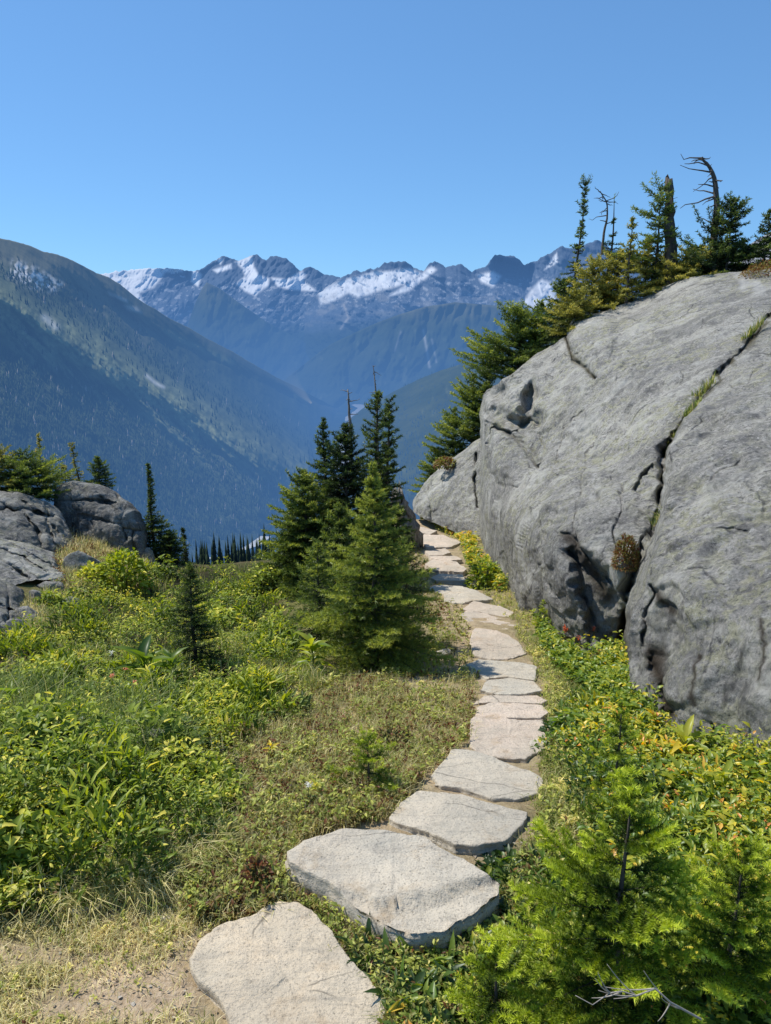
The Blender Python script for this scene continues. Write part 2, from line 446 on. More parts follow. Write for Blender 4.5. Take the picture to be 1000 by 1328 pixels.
# --- valley floor, with the river flats and the road strip
mt = MT('valley_forest_floor')
co = mt.coord('Object')
n = mt.noise(co, 0.006, 6, 0.6); n2 = mt.noise(co, 0.04, 4, 0.7)
c = mt.mix(n2, (0.010, 0.018, 0.010), (0.04, 0.06, 0.026))
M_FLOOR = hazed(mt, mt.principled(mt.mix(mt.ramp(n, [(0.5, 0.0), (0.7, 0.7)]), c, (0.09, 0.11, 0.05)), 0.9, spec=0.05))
ys = np.linspace(700, 9000, 60); xs = np.linspace(-4000, 6000, 50)
XX, YY = np.meshgrid(xs, ys)
P = np.stack([XX, YY, -630 + 8 * fbm(np.stack([XX / 500, YY / 500, XX * 0], -1), 3)], -1)
tag(grid_obj('valley_floor', P, M_FLOOR, dict(haze=haze_of(P))), kind='structure')
mt = MT('river_gravel')
M_GRAV = hazed(mt, mt.principled(mt.mix(mt.noise(mt.coord('Object'), 0.05, 4), (0.42, 0.40, 0.36), (0.75, 0.73, 0.68)), 0.8, spec=0.1))
def ribbon(name, pts, wpx, zz, lift):
    """a flat strip on the valley floor along ground points seen at these picture positions"""
    pts = np.array(pts, float)
    tt = np.linspace(0, len(pts) - 1, len(pts) * 6)
    x = np.interp(tt, np.arange(len(pts)), pts[:, 0]); y = np.interp(tt, np.arange(len(pts)), pts[:, 1])
    r = rays(x, y); k = (zz - EYE[2]) / r[:, 2]
    C = EYE + r * k[:, None]
    T = norm(np.gradient(C, axis=0)); N = norm(np.stack([T[:, 1], -T[:, 0], 0 * T[:, 0]], -1))
    wd = wpx * (1 + 0.5 * pxn(tt * 2.2, 0 * tt, 1.0, seed=zz))
    P = np.stack([C - N * wd[:, None], C + N * wd[:, None]]); P[..., 2] = zz + lift
    return tag(grid_obj(name, P, M_GRAV, dict(haze=haze_of(P))), kind='structure')
ribbon('river', [(456, 522.5), (466, 526), (474, 530), (468, 536), (460, 541), (458, 546), (463, 552), (468, 558), (462, 566), (452, 574)], 60, -612, 6)
ribbon('river', [(452, 574), (444, 584), (446, 596), (440, 610)], 34, -612, 9)
ribbon('road', [(215, 739), (245, 731), (275, 724), (305, 717), (330, 709), (345, 698)], 17, -612, 6)

# --- pale scree mountain behind the top of the rock
def att_scree(x, y, t, P):
    n = pxn(x, y, 14, 9, 71.0, 4)
    return dict(snow=0.5 * smooth(0.1, 0.2, n), forest=Z(x) + 0.5 * smooth(0.05, 0.25, -n), scree=Z(x) + 0.7)
layer('mountain', [(890, 372), (915, 352), (940, 333), (960, 325), (985, 309), (1000, 300), (1030, 284), (1100, 262), (1200, 250)], [(0, 1700)], [(0, 420), (1200, 420)], [(0, 1200)],
      890, 1200, 1.5, 60, lambda x, y: pxn(x, y, 25, 25, 72.0, 5, 0.6, True) * 0.06, 0.8, att_scree, M_ALP, 71.0)

# --- forest on the slopes: tens of thousands of far conifers, one mass per slope
mt = MT('far_conifer')
c = mt.ramp(mt.attr('tint'), [(0.0, (0.016, 0.030, 0.018)), (0.55, (0.055, 0.085, 0.04)), (0.85, (0.13, 0.16, 0.075)), (1.0, (0.26, 0.24, 0.20))])
M_FARTREE = hazed(mt, mt.principled(c, 0.9, spec=0.05))
def cones(P, h, wd, tint, name, mat, k=4):
    n = len(P)
    a0 = rng.uniform(0, 6.28, n)
    a = Acc()
    V = []; 
    tiers = [(0.08, 0.62, 1.0), (0.42, 1.0, 0.62)]
    F = []
    nv = 0
    Vs = np.zeros((n, 2 * (k + 1), 3))
    for ti, (z0, z1, rr) in enumerate(tiers):
        for j in range(k):
            th = a0 + j * 2 * math.pi / k + ti * 0.5
            rj = wd * rr * rng.uniform(0.65, 1.1, n)
            Vs[:, ti * (k + 1) + j] = P + np.stack([np.cos(th) * rj, np.sin(th) * rj, h * z0 - rj * 0.2], -1)
            F.append((ti * (k + 1) + j, ti * (k + 1) + (j + 1) % k, ti * (k + 1) + k))
        Vs[:, ti * (k + 1) + k] = P + np.stack([rng.normal(0, .03, n) * h, rng.normal(0, .03, n) * h, h * z1], -1)
    F = np.array(F)
    FF = (F[None] + (np.arange(n) * 2 * (k + 1))[:, None, None]).reshape(-1, 3)
    a.add(Vs.reshape(-1, 3), FF, np.repeat(tint, len(F)))
    return a.build(name, mat, None, False, dict(haze=haze_of(Vs.reshape(-1, 3))))

def slope_trees(n):
    x = rng.uniform(-60, 440, n); y = rng.uniform(330, 790, n)
    sk = interp(L_SKY, x); ft = interp(L_FOOT, x)
    b = y - interp(BAND, x)
    dens = smooth(10, 60, y - sk) * (0.10 + 0.90 * smooth(14, 46, b + 90 * pxn(x, y, 40, 40, 80., 3))) 
    dens = np.where(b < -30, np.maximum(dens, 0.55 * smooth(20, 60, y - sk)), dens)
    dens *= smooth(-0.35, -0.05, pxn(x - y * .9, y + x * .62, 10, 60, 63.0, 4, 0.6)) * .7 + .3
    keep = (rng.random(n) < dens) & (y < ft + 2) & (y > sk + 4)
    x, y, sk, ft = x[keep], y[keep], sk[keep], ft[keep]
    t = (y - sk) / (ft - sk)
    d = 1 / (1 / interp(L_DR, x) * (1 - t) + 1 / interp(L_DF, x) * t)
    d = d * (1 + relief_left(x, y) * np.minimum(1, t * 9 + .12))
    return at(x, y, d), x, y
P, x, y = slope_trees(42000)
dd = np.linalg.norm(P - EYE, axis=1)
h = rng.uniform(13, 30, len(P)) * np.clip(dd / 2600, 0.7, 1.3) * np.where(y - interp(L_FOOT, x) > -14, .45, 1)
grp = pxn(x, y, 28, 20, 81.0, 3)
tint = np.clip(rng.beta(2, 3.5, len(P)) * 0.8 + grp * 0.7, 0, 0.88); tint[rng.random(len(P)) < 0.035] = 1.0
tag(cones(P - np.array([0, 0, 2.0]), h, h * rng.uniform(.13, .22, len(P)), tint, 'forest', M_FARTREE), kind='stuff',
    label='distant dark conifer forest covering the long slope across the valley', cat='forest')
# right slope forest
n = 11000
x = rng.uniform(315, 700, n); y = rng.uniform(440, 700, n)
R_SKY = [(300, 740), (350, 680), (400, 608), (430, 568), (445, 550), (470, 530), (495, 516), (520, 503), (545, 491), (570, 481), (595, 473), (620, 464), (650, 455), (700, 440)]
sk = interp(R_SKY, x); k_ = y > sk + 1; x, y, sk = x[k_], y[k_], sk[k_]
t = ((y - sk) / (760 - sk)) ** 1.0
d = 1 / (1 / np.interp(x, [310, 400, 440, 700], [2400, 3600, 4600, 4300]) * (1 - t) + t / 1950)
d = d * (1 + pxn(x + 0.6 * y, y, 60, 120, 51.0, 4, 0.5, True) * 0.06 * np.minimum(1, t * 9 + .12))
P = at(x, y, d)
h = rng.uniform(13, 30, len(P))
tag(cones(P - np.array([0, 0, 2.0]), h, h * rng.uniform(.13, .22, len(P)), np.clip(rng.beta(2, 3.5, len(P)) * 0.8, 0, .85), 'forest', M_FARTREE), kind='stuff',
    label='distant blue-hazed conifer forest on the right slope below the rock', cat='forest')
# ================================================================== NEAR GROUND
_hY = np.array([-6, 0, 1.0, 1.6, 2.2, 3.0, 4.0, 5.0, 6.0, 7.0, 8.0, 9.0, 10.0, 11.0, 12.0, 14.0, 18.0, 26.0, 40.0, 80.0, 160.0, 700.0])
_hD = np.array([1.5, 1.56, 1.59, 1.60, 1.62, 1.77, 1.97, 2.16, 2.33, 2.48, 2.60, 2.70, 2.79, 2.90, 3.10, 3.9, 6.5, 13.0, 26.0, 60.0, 130.0, 600.0])
_fineY = np.linspace(-6, 700, 7061)
_fineD = np.interp(_fineY, _hY, _hD)
_k = np.hanning(13); _k /= _k.sum()
_fineD = np.convolve(np.pad(_fineD, 6, mode='edge'), _k, 'valid')
PATHX = np.array([(1.2, -0.35), (1.6, -0.28), (2.0, 0.0), (2.5, 0.25), (3.0, 0.45), (3.6, 0.62), (4.5, 0.66), (5.6, 0.68), (6.5, 0.7), (7.5, 0.62), (9.0, 0.75), (10.5, 0.45), (12, 0.2)])
def ground_z(x, y, micro=True):
    x = np.asarray(x, float); y = np.asarray(y, float)
    D = np.interp(y, _fineY, _fineD)
    # left meadow is a touch lower and bulges; rises towards the rocks on both sides
    lft = smooth(0.4, 2.5, -x)
    D = D + lft * (0.10 * smooth(2, 6, y)) + smooth(7.5, 11, y) * smooth(-0.3, -1.5, x) * 0.0
    D = D + smooth(8.2, 12.5, y) * smooth(0.1, -1.2, x) * 1.5
    rt = smooth(0.95, 1.6, x) * (1 - smooth(9, 12, y))
    D = D - rt * 0.14
    D = D - smooth(2.2, 4.2, -x) * 0.45 * smooth(3, 6, y) * (1 - smooth(9, 12, y))
    z = EYE[2] - D
    if micro:
        P = np.stack([x, y, 0 * x], -1)
        z = z + (0.10 * fbm(P * 0.7 + 3.1, 3) + 0.03 * fbm(P * 4.0, 3)) * (1 + smooth(15, 100, y) * 30)
    return z

def hit(px, py, lift=0.0, micro=True):
    """where the sight line through a picture point meets the ground"""
    px = np.asarray(px, float); py = np.asarray(py, float)
    r = rays(px, py)
    ts = np.geomspace(0.6, 60, 260)
    best = np.full(px.shape, np.nan); prev = None
    done = np.zeros(px.shape, bool); lo = np.full(px.shape, 0.5); hi = np.full(px.shape, 120.0)
    for t in ts:
        q = EYE + r * t
        below = q[..., 2] < ground_z(q[..., 0], q[..., 1], False) + lift
        new = below & ~done
        hi = np.where(new, t, hi); done |= below
        lo = np.where(done, lo, t)
    for _ in range(18):
        mid = (lo + hi) / 2; q = EYE + r * mid[..., None]
        b = q[..., 2] < ground_z(q[..., 0], q[..., 1], micro) + lift
        hi = np.where(b, mid, hi); lo = np.where(b, lo, mid)
    return EYE + r * hi[..., None], done

# ground sheet
def ax(lst):
    out = []
    for a, b, s in lst: out.append(np.arange(a, b, s))
    return np.concatenate(out)
ys = ax([(-5, 0.6, .2), (0.6, 5, .03), (5, 12.5, .05), (12.5, 20, .3), (20, 60, 2), (60, 720, 20)])
xs = ax([(-300, -40, 20), (-40, -8, 1.5), (-8, -3, .15), (-3, 2.4, .035), (2.4, 8, .15), (8, 40, 1.5), (40, 301, 20)])
XX, YY = np.meshgrid(xs, ys)
ZZ = ground_z(XX, YY)
Pg = np.stack([XX, YY, ZZ], -1)
pd = np.abs(XX - np.interp(YY, PATHX[:, 0], PATHX[:, 1]))
gx, gy, gd = project(Pg)
ok = gd > 0.3
dirt = np.exp(-(pd / 0.45) ** 2) * smooth(13, 11.5, YY) * 0.75
DIRT_SPOTS = [(175, 1290, 120, 55, 1.15), (20, 1240, 80, 20, .95), (60, 1310, 60, 20, .9), (255, 1230, 40, 30, .8), (120, 1185, 50, 16, .7), (560, 870, 60, 34, .8), (450, 925, 36, 12, .8), (480, 950, 30, 10, .6), (735, 960, 30, 40, .6), (690, 1080, 40, 24, .8), (715, 1020, 30, 16, .7),
              (310, 1090, 30, 12, .5), (610, 1210, 70, 20, .6), (300, 1320, 60, 40, .6), (600, 840, 24, 40, .5)]
for sx, sy, rx, ry, k in DIRT_SPOTS:
    dirt = np.maximum(dirt, np.where(ok, k * np.exp(-(((gx - sx) / rx) ** 2 + ((gy - sy) / ry) ** 2) ** 1.5), 0))
dirt = np.clip(dirt + 0.9 * fbm(np.stack([XX * 3.5, YY * 3.5, 0 * XX], -1), 5, .6), 0, 1)
mt = MT('meadow_soil')
co = mt.coord('Object')
n1 = mt.noise(co, 2.2, 6, 0.65); n2 = mt.noise(co, 18, 6, 0.7); n3 = mt.noise(co, 90, 4, 0.7)
grass = mt.mix(mt.ramp(n2, [(0.3, 0.0), (0.7, 1.0)]), (0.05, 0.06, 0.018), (0.22, 0.21, 0.075))
grass = mt.mix(mt.ramp(n1, [(0.45, 0.0), (0.65, 0.8)]), grass, (0.20, 0.14, 0.07))
soil = mt.mix(mt.ramp(n2, [(0.3, 0.0), (0.7, 1.0)]), (0.25, 0.175, 0.105), (0.58, 0.44, 0.28))
soil = mt.mix(mt.ramp(n3, [(0.4, 0.0), (0.75, 0.8)]), soil, (0.60, 0.49, 0.36))
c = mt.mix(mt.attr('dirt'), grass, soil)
c = mt.mix(mt.attr('lush'), c, (0.022, 0.022, 0.010))  # soil blackened under dense plants to paint their shaded gaps
b1 = mt.bump(n2, 0.6, 0.03); b2 = mt.bump(n3, 0.6, 0.012, b1)
M_GROUND = mt.done(mt.principled(c, 0.95, b2, 0.1))
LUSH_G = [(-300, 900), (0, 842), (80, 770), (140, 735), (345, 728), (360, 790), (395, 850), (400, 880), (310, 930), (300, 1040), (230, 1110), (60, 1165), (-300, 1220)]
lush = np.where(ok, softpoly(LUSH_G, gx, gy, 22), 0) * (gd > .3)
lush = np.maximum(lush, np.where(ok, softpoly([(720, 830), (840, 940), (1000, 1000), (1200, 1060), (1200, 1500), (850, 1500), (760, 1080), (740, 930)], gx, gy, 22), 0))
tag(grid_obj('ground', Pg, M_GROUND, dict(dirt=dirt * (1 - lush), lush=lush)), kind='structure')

# ------------------------------------------------------------------ stone material
def stone_mat(name, cold, warm, stripe):
    mt = MT(name)
    co = mt.n('ShaderNodeNewGeometry').outputs['Position']
    n1 = mt.noise(co, 3.5, 6, 0.6); n2 = mt.noise(co, 26, 6, 0.65); n3 = mt.noise(co, 140, 4, 0.7)
    st = mt.noise(mt.mapping(co, (1.5, 9, 9), (0, 0, stripe)), 1.7, 7, 0.65, 1.5)
    c = mt.mix(mt.ramp(n1, [(0.38, 0.0), (0.62, 1.0)]), cold, warm)
    c = mt.mix(mt.ramp(st, [(0.30, 0.45), (0.46, 0.0)]), c, (0.17, 0.165, 0.15))
    c = mt.mix(mt.ramp(n2, [(0.3, 0.0), (0.75, 0.45)]), c, (0.66, 0.57, 0.44))
    c = mt.mix(mt.ramp(n3, [(0.30, 0.8), (0.46, 0.0)]), c, (0.09, 0.08, 0.065))
    c = mt.mix(mt.ramp(mt.noise(co, 7, 5, .7), [(0.56, 0.0), (0.72, 0.6)]), c, (0.36, 0.24, 0.12))
    c = mt.mix(mt.ramp(mt.noise(co, 1.6, 4, .6), [(.42, .3), (.6, 0.0)]), c, (0.34, 0.29, 0.22))
    c = mt.mix(mt.ramp(mt.noise(co, 11, 7, .75), [(.60, 0.0), (.65, .45)]), c, (0.25, 0.22, 0.175))
    vc = mt.n('ShaderNodeTexVoronoi'); vc.feature = 'DISTANCE_TO_EDGE'; vc.inputs['Scale'].default_value = 2.6
    wv = mt.n('ShaderNodeMix'); wv.data_type = 'RGBA'; wv.inputs[0].default_value = .14
    nz = mt.n('ShaderNodeTexNoise'); nz.inputs['Scale'].default_value = 5.0; nz.inputs['Detail'].default_value = 5; mt.l(co, nz.inputs['Vector'])
    mt.l(mt.mapping(co, (1.0, 2.4, 1.0), (0, 0, stripe)), wv.inputs[6]); mt.l(nz.outputs['Color'], wv.inputs[7]); mt.l(wv.outputs[2], vc.inputs['Vector'])
    hair = mt.math('MULTIPLY', mt.ramp(vc.outputs[0], [(0.0, 1.0), (0.014, 0.0)]), mt.ramp(mt.noise(co, 2.3, 3), [(.50, 0.0), (.56, 1.0)]))
    c = mt.mix(mt.math('MULTIPLY', hair, .75), c, (0.09, 0.08, 0.065))
    b = mt.bump(st, 0.45, 0.025); b = mt.bump(n2, 0.6, 0.018, b); b = mt.bump(n3, 0.6, 0.006, b)
    return mt.done(mt.principled(c, 0.85, b, 0.25))
M_STONES = [stone_mat('flagstone_tan', (0.54, 0.465, 0.345), (0.74, 0.60, 0.42), 0.5), stone_mat('flagstone_grey', (0.45, 0.42, 0.35), (0.63, 0.555, 0.435), -0.5),
            stone_mat('flagstone_pink', (0.50, 0.43, 0.345), (0.66, 0.53, 0.42), 0.2)]

STONES = [  # outline of the top in the photo, lift above ground, thickness, material, label
 ([(243,1244),(262,1217),(290,1198),(330,1186),(352,1172),(385,1172),(405,1183),(430,1210),(455,1245),(480,1270),(499,1305),(500,1330),(440,1362),(340,1362),(300,1332),(285,1300),(257,1274)], .045, .10, 0, 'smooth tan flagstone with rust stains at the very front of the path'),
 ([(372,1103),(395,1089),(440,1073),(462,1072),(500,1074),(550,1085),(600,1110),(643,1140),(646,1154),(605,1185),(575,1199),(530,1202),(498,1190),(465,1172),(425,1140),(376,1117)], .085, .16, 1, 'wide grey layered flagstone with a dark split ledge, second from the front'),
 ([(505,1060),(520,1040),(545,1024),(600,1030),(650,1043),(682,1052),(675,1070),(655,1090),(620,1096),(590,1094),(555,1078),(515,1066)], .05, .10, 1, 'grey diamond-shaped flagstone with diagonal cracks, third from the front'),
 ([(558,1005),(575,985),(585,971),(620,973),(650,985),(690,1000),(706,1010),(698,1028),(670,1036),(640,1035),(600,1022),(572,1018)], .05, .10, 1, 'long grey flagstone tapering to the right, fourth from the front'),
 ([(610,934),(614,930),(648,929),(659,933),(704,932),(709,956),(708,968),(682,983),(648,982),(620,975),(609,966)], .04, .08, 2, 'square pale flagstone with broken right corner, fifth from the front'),
 ([(615,930),(619,916),(637,911),(704,914),(712,924),(701,931),(659,931.5),(640,928)], .07, .08, 2, 'flat pinkish flagstone slab just behind the square pale one'),
 ([(613,913),(628,902),(698,901),(710,908),(704,913),(637,910.5)], .05, .08, 2, 'thin rough strip of flagstone between two broader slabs, beside the dirt verge'),
 ([(623,894),(631,882),(659,878.5),(693,883.5),(703,895),(682,900),(648,900)], .09, .12, 1, 'raised narrow flagstone with a dark shadow line under its front edge'),
 ([(605,861),(620,854),(648,856),(696,863),(694,882),(659,877.5),(631,880),(618,871)], .07, .10, 1, 'pale wedge-shaped flagstone level with the big fir\'s shadow'),
 ([(612,819),(617,814),(637,816),(659,822),(673,833),(683,846),(659,855),(637,854),(614,849),(610,833)], .06, .10, 2, 'broad rounded pinkish flagstone beside the ferny grass, midway up the path'),
 ([(595,797),(606,791),(631,796),(659,803.5),(673,809),(665,816),(637,815),(612,810)], .07, .10, 2, 'front half of the pair of overlapping flagstones where the path bends'),
 ([(598,790),(614,779),(648,786),(666,793),(660,801),(631,795)], .07, .10, 2, 'rear half of the pair of overlapping flagstones where the path bends'),
 ([(556,763),(564,758),(600,760),(620,766),(640,777),(614,779),(600,782.5),(577,780),(575,770)], .09, .14, 1, 'wide cracked flagstone reaching left under the fir branches at the bend'),
 ([(558,748),(572,744),(600,745),(605,753),(584,752.5),(564,752)], .10, .16, 1, 'raised flagstone step with a deep black gap under it'),
 ([(551,731),(561,725),(592,728),(605,737),(600,741),(572,739.5),(561,738)], .10, .14, 2, 'pinkish flagstone step with a shadowed riser, above the black gap'),
 ([(557,721),(575,720.5),(592,721),(600,725.5),(580,727),(560,724)], .08, .10, 2, 'thin sliver of flagstone between two pinkish steps far up the path'),
 ([(551,714),(578,711),(585,716),(575,719.5),(557,720)], .08, .10, 2, 'small rounded flagstone far up the path'),
 ([(544,701),(550,693),(575,693),(599,703),(586,708.5),(564,709.5),(553,708.5)], .09, .12, 2, 'broad flat flagstone near the top of the path below the low rock'),
 ([(536,686),(547,683),(567,688),(558,692.5),(542,690)], .08, .10, 2, 'little flagstone near the crest of the path'),
 ([(512,678),(528,669),(535,675),(534,682),(516,683)], .09, .14, 2, 'reddish flagstone block at the crest beside the leaning stump'),
]
# ------------------------------------------------------------------ build the stones
def resample(poly, n):
    p = np.array(poly + [poly[0]], float)
    # Catmull-Rom light smoothing
    s = np.concatenate([[0], np.cumsum(np.hypot(*np.diff(p, axis=0).T))])
    t = np.linspace(0, s[-1], n, endpoint=False)
    return np.stack([np.interp(t, s, p[:, 0]), np.interp(t, s, p[:, 1])], -1)
STONE_POLYS = []
for i, (poly, lift, th, mi, lab) in enumerate(STONES):
    lift *= 1.0 if i == 1 else .42
    n = 150
    o2 = resample(poly, n)
    # intersect with a plane through the stone's middle
    cx, cy = o2.mean(0)
    c0, _ = hit(np.array([cx]), np.array([cy]), lift, False); c0 = c0[0]
    e = 0.25
    slope = (ground_z(c0[0], c0[1] + e, False) - ground_z(c0[0], c0[1] - e, False)) / (2 * e) * 0.8
    nrm = norm(np.array([0.0, -slope, 1.0]))
    r = rays(o2[:, 0], o2[:, 1])
    t = ((c0 - EYE) @ nrm) / (r @ nrm)
    O = EYE + r * t[:, None]
    # jitter the outline so edges chip
    C = O.mean(0)
    sz = np.linalg.norm(O - C, axis=1).mean()
    jit = 1 + 0.13 * fbm(np.stack([O[:, 0] * 8, O[:, 1] * 8, np.full(n, i * 3.3)], -1), 4, .65)
    O = C + (O - C) * jit[:, None]
    STONE_POLYS.append((O[:, :2].copy(), poly))
    prof = [(0.0, 0), (0.12, 0), (0.25, 0), (.37, 0), (.48, 0), (.58, 0), (.67, 0), (.75, 0), (.82, 0), (.87, 0), (.91, 0), (.945, 0.0), (.965, 0), (.985, 0), (1.0, -.003)]
    rings = []
    for s_, dz in prof:
        Q = C + (O - C) * s_
        Q[:, 2] += dz
        lay = fbm(np.stack([Q[:, 0] * 5 + Q[:, 1] * 3, Q[:, 1] * 5 - Q[:, 0] * 2, np.full(n, i * 7.7)], -1), 5, .55)
        stepv = (np.floor(lay * 6) + smooth(.75, 1, (lay * 6) % 1)) / 6
        Q[:, 2] += (0.007 * lay + 0.024 * stepv) * min(1, sz / 0.25) * (1 if s_ < .99 else .6)
        if i == 1:
            qx, qy, _ = project(Q)
            dl = qy - np.interp(qx, [372, 430, 500, 560, 620, 660], [1125, 1150, 1168, 1160, 1138, 1130])
            Q[:, 2] -= 0.024 * smooth(-1.5, 3.0, dl + 5 * pxn(qx, qy, 12, seed=5.)) * smooth(430, 470, qx)
        if i == 0:
            Q[:, 2] += 0.01 * np.cos((Q[:, 0] - C[0]) * 5)
        rings.append(Q)
    for k, f in enumerate((0.10, 0.22, 0.24, 0.42, 0.60, 0.63, 1.0, 1.6)):
        Q = C + (O - C) * (1.0 + 0.006 * k + (.006, -.004, .010, .004, -.004, .012, .01, .02)[k] + 0.03 * (fbm(np.stack([O[:, 0] * 14, O[:, 1] * 14, np.full(n, k * 3.0)], -1), 3))[:, None] * 2)
        Q[:, 2] = O[:, 2] - th * f
        rings.append(Q)
    G = np.stack(rings)
    G = np.concatenate([G, G[:, :1]], 1)
    base = np.array([C[0], C[1], C[2] - th])
    ob = grid_obj('stepping_stone', G - base, M_STONES[mi], flip=True)
    ob.location = base
    tag(ob, lab, 'stepping stone', 'flat stepping stones forming the path')

def on_stone(x, y, grow=0.0):
    m = np.zeros(np.shape(x), bool)
    for O, _ in STONE_POLYS:
        c = O.mean(0); m |= inpoly([tuple(p) for p in (c + (O - c) * (1 + grow))[::5]], x, y)
    return m
# ================================================================== ROCKS
def rock_mat(name, scale=1.0, dark=1.0, lichen=0.62):
    mt = MT(name)
    co = mt.coord('Object')
    if scale != 1: co = mt.mapping(co, (scale,) * 3)
    big = mt.noise(co, 0.9, 6, 0.6, 0.3)
    mid = mt.noise(co, 5.0, 7, 0.65)
    fol = mt.noise(mt.mapping(co, (3.0, 7, 7), (0.5, 0.7, 0.3)), 2.4, 9, 0.74, 0.9)      # foliation streaks
    fine = mt.noise(co, 55, 6, 0.75)
    grit = mt.noise(co, 190, 3, 0.8)
    vert = mt.noise(mt.mapping(co, (13, 13, 0.8), (.12, .1, 0)), 1.0, 7, 0.7, 0.4)
    c = mt.mix(mt.ramp(big, [(0.38, 0.0), (0.62, 1.0)]), tuple(v * dark for v in (0.31, 0.30, 0.275)), tuple(v * dark for v in (0.51, 0.49, 0.435)))
    c = mt.mix(mt.ramp(mid, [(0.36, 0.75), (0.52, 0.0)]), c, tuple(v * dark for v in (0.16, 0.157, 0.15)))
    c = mt.mix(mt.ramp(fol, [(0.38, 0.55), (0.48, 0.0)]), c, tuple(v * dark for v in (0.15, 0.147, 0.14)))
    c = mt.mix(mt.ramp(fol, [(0.55, 0.0), (0.66, 0.5)]), c, tuple(v * dark for v in (0.56, 0.545, 0.49)))
    patch = mt.noise(co, 13, 9, 0.75)                       # crisp lichen colonies
    where = mt.noise(co, 1.1, 4, 0.6)
    lm = mt.math('MULTIPLY', mt.ramp(patch, [(0.48, 0.0), (0.54, lichen)]), mt.ramp(where, [(0.42, 0.2), (0.56, 1.0)]))
    c = mt.mix(lm, c, (0.43, 0.42, 0.235))
    c = mt.mix(mt.ramp(mt.noise(co, 21, 8, 0.75), [(0.58, 0.0), (0.62, 0.65)]), c, (0.60, 0.595, 0.55))
    c = mt.mix(mt.ramp(mt.noise(co, 30, 7, 0.8), [(0.38, 0.8), (0.43, 0.0)]), c, (0.06, 0.06, 0.06))
    c = mt.mix(mt.ramp(fine, [(0.36, 0.85), (0.46, 0.0)]), c, (0.075, 0.075, 0.075))
    c = mt.mix(mt.ramp(fine, [(0.54, 0.0), (0.64, 0.65)]), c, (0.66, 0.605, 0.56))
    c = mt.mix(mt.ramp(grit, [(0.32, 0.6), (0.46, 0.0)]), c, (0.08, 0.08, 0.08))
    vc = mt.n('ShaderNodeTexVoronoi'); vc.feature = 'DISTANCE_TO_EDGE'; vc.inputs['Scale'].default_value = 2.1
    wv = mt.n('ShaderNodeMix'); wv.data_type = 'RGBA'; wv.inputs[0].default_value = .16
    nz = mt.n('ShaderNodeTexNoise'); nz.inputs['Scale'].default_value = 3.0; nz.inputs['Detail'].default_value = 5; mt.l(co, nz.inputs['Vector'])
    mt.l(mt.mapping(co, (1.0, 1.0, .55), (.4, .3, .5)), wv.inputs[6]); mt.l(nz.outputs['Color'], wv.inputs[7]); mt.l(wv.outputs[2], vc.inputs['Vector'])
    hair = mt.math('MULTIPLY', mt.ramp(vc.outputs[0], [(0.0, 1.0), (0.016, 0.0)]), mt.ramp(mt.noise(co, 1.7, 3), [(.5, 0.0), (.58, 1.0)]))
    c = mt.mix(mt.math('MULTIPLY', hair, .8), c, (0.05, 0.05, 0.05))
    c = mt.mix(mt.math('MULTIPLY', mt.attr('shade_stain'), .30), c, (0.10, 0.10, 0.10))  # shade of the undercut face painted into the rock colour
    c = mt.mix(mt.math('MULTIPLY', mt.ramp(vert, [(0.34, 0.85), (0.47, 0.0)]), mt.attr('shade_stain')), c, (0.035, 0.033, 0.032))
    c = mt.mix(mt.ramp(mt.noise(co, 1.9, 7, .68, .4), [(.52, 0.0), (.64, .5)]), c, (0.58, 0.565, 0.51))
    c = mt.mix(mt.ramp(mt.noise(co, 3.4, 8, .75, .3), [(.36, .6), (.44, 0.0)]), c, (0.12, 0.118, 0.112))
    bands = mt.noise(mt.mapping(co, (.5, 1.7, 1.7), (.7, .5, .3)), 1.3, 8, .72, .6)
    c = mt.mix(mt.ramp(bands, [(0.36, .55), (0.46, 0.0)]), c, (0.14, 0.138, 0.132), 'MIX')
    c = mt.mix(mt.attr('wet'), c, (0.035, 0.024, 0.014))
    c = mt.mix(mt.attr('moss'), c, (0.06, 0.05, 0.018))
    c = mt.mix(mt.attr('pale'), c, (0.58, 0.57, 0.55))
    b = mt.bump(mid, 0.7, 0.07); b = mt.bump(fol, 0.8, 0.035, b); b = mt.bump(patch, 0.5, 0.02, b); b = mt.bump(fine, 0.8, 0.014, b); b = mt.bump(grit, 0.6, 0.005, b); b = mt.bump(mt.math('SUBTRACT', 1.0, hair), 0.5, 0.02, b)
    return mt.done(mt.principled(c, 0.85, b, 0.2))
M_ROCK = rock_mat('granite')
M_ROCK_DARK = rock_mat('granite_dark', 1.6, 0.66, 0.4)

def tps(ctrl):
    c = np.array(ctrl, float); p = c[:, :2] / 300.0; v = 1 / c[:, 2]
    n = len(c)
    def U(r2): return np.where(r2 > 1e-12, r2 * np.log(np.maximum(r2, 1e-12)), 0)
    K = U(((p[:, None] - p[None]) ** 2).sum(-1)) + 1e-3 * np.eye(n)
    A = np.zeros((n + 3, n + 3)); A[:n, :n] = K; A[:n, n] = 1; A[:n, n + 1:] = p; A[n, :n] = 1; A[n + 1:, :n] = p.T
    w_ = np.linalg.solve(A, np.concatenate([v, np.zeros(3)]))
    def f(x, y):
        q = np.stack([x, y], -1) / 300.0
        out = w_[n] + q[..., 0] * w_[n + 1] + q[..., 1] * w_[n + 2]
        for i in range(n):
            out = out + w_[i] * U(((q - p[i]) ** 2).sum(-1))
        return 1 / np.maximum(out, 0.05)
    return f

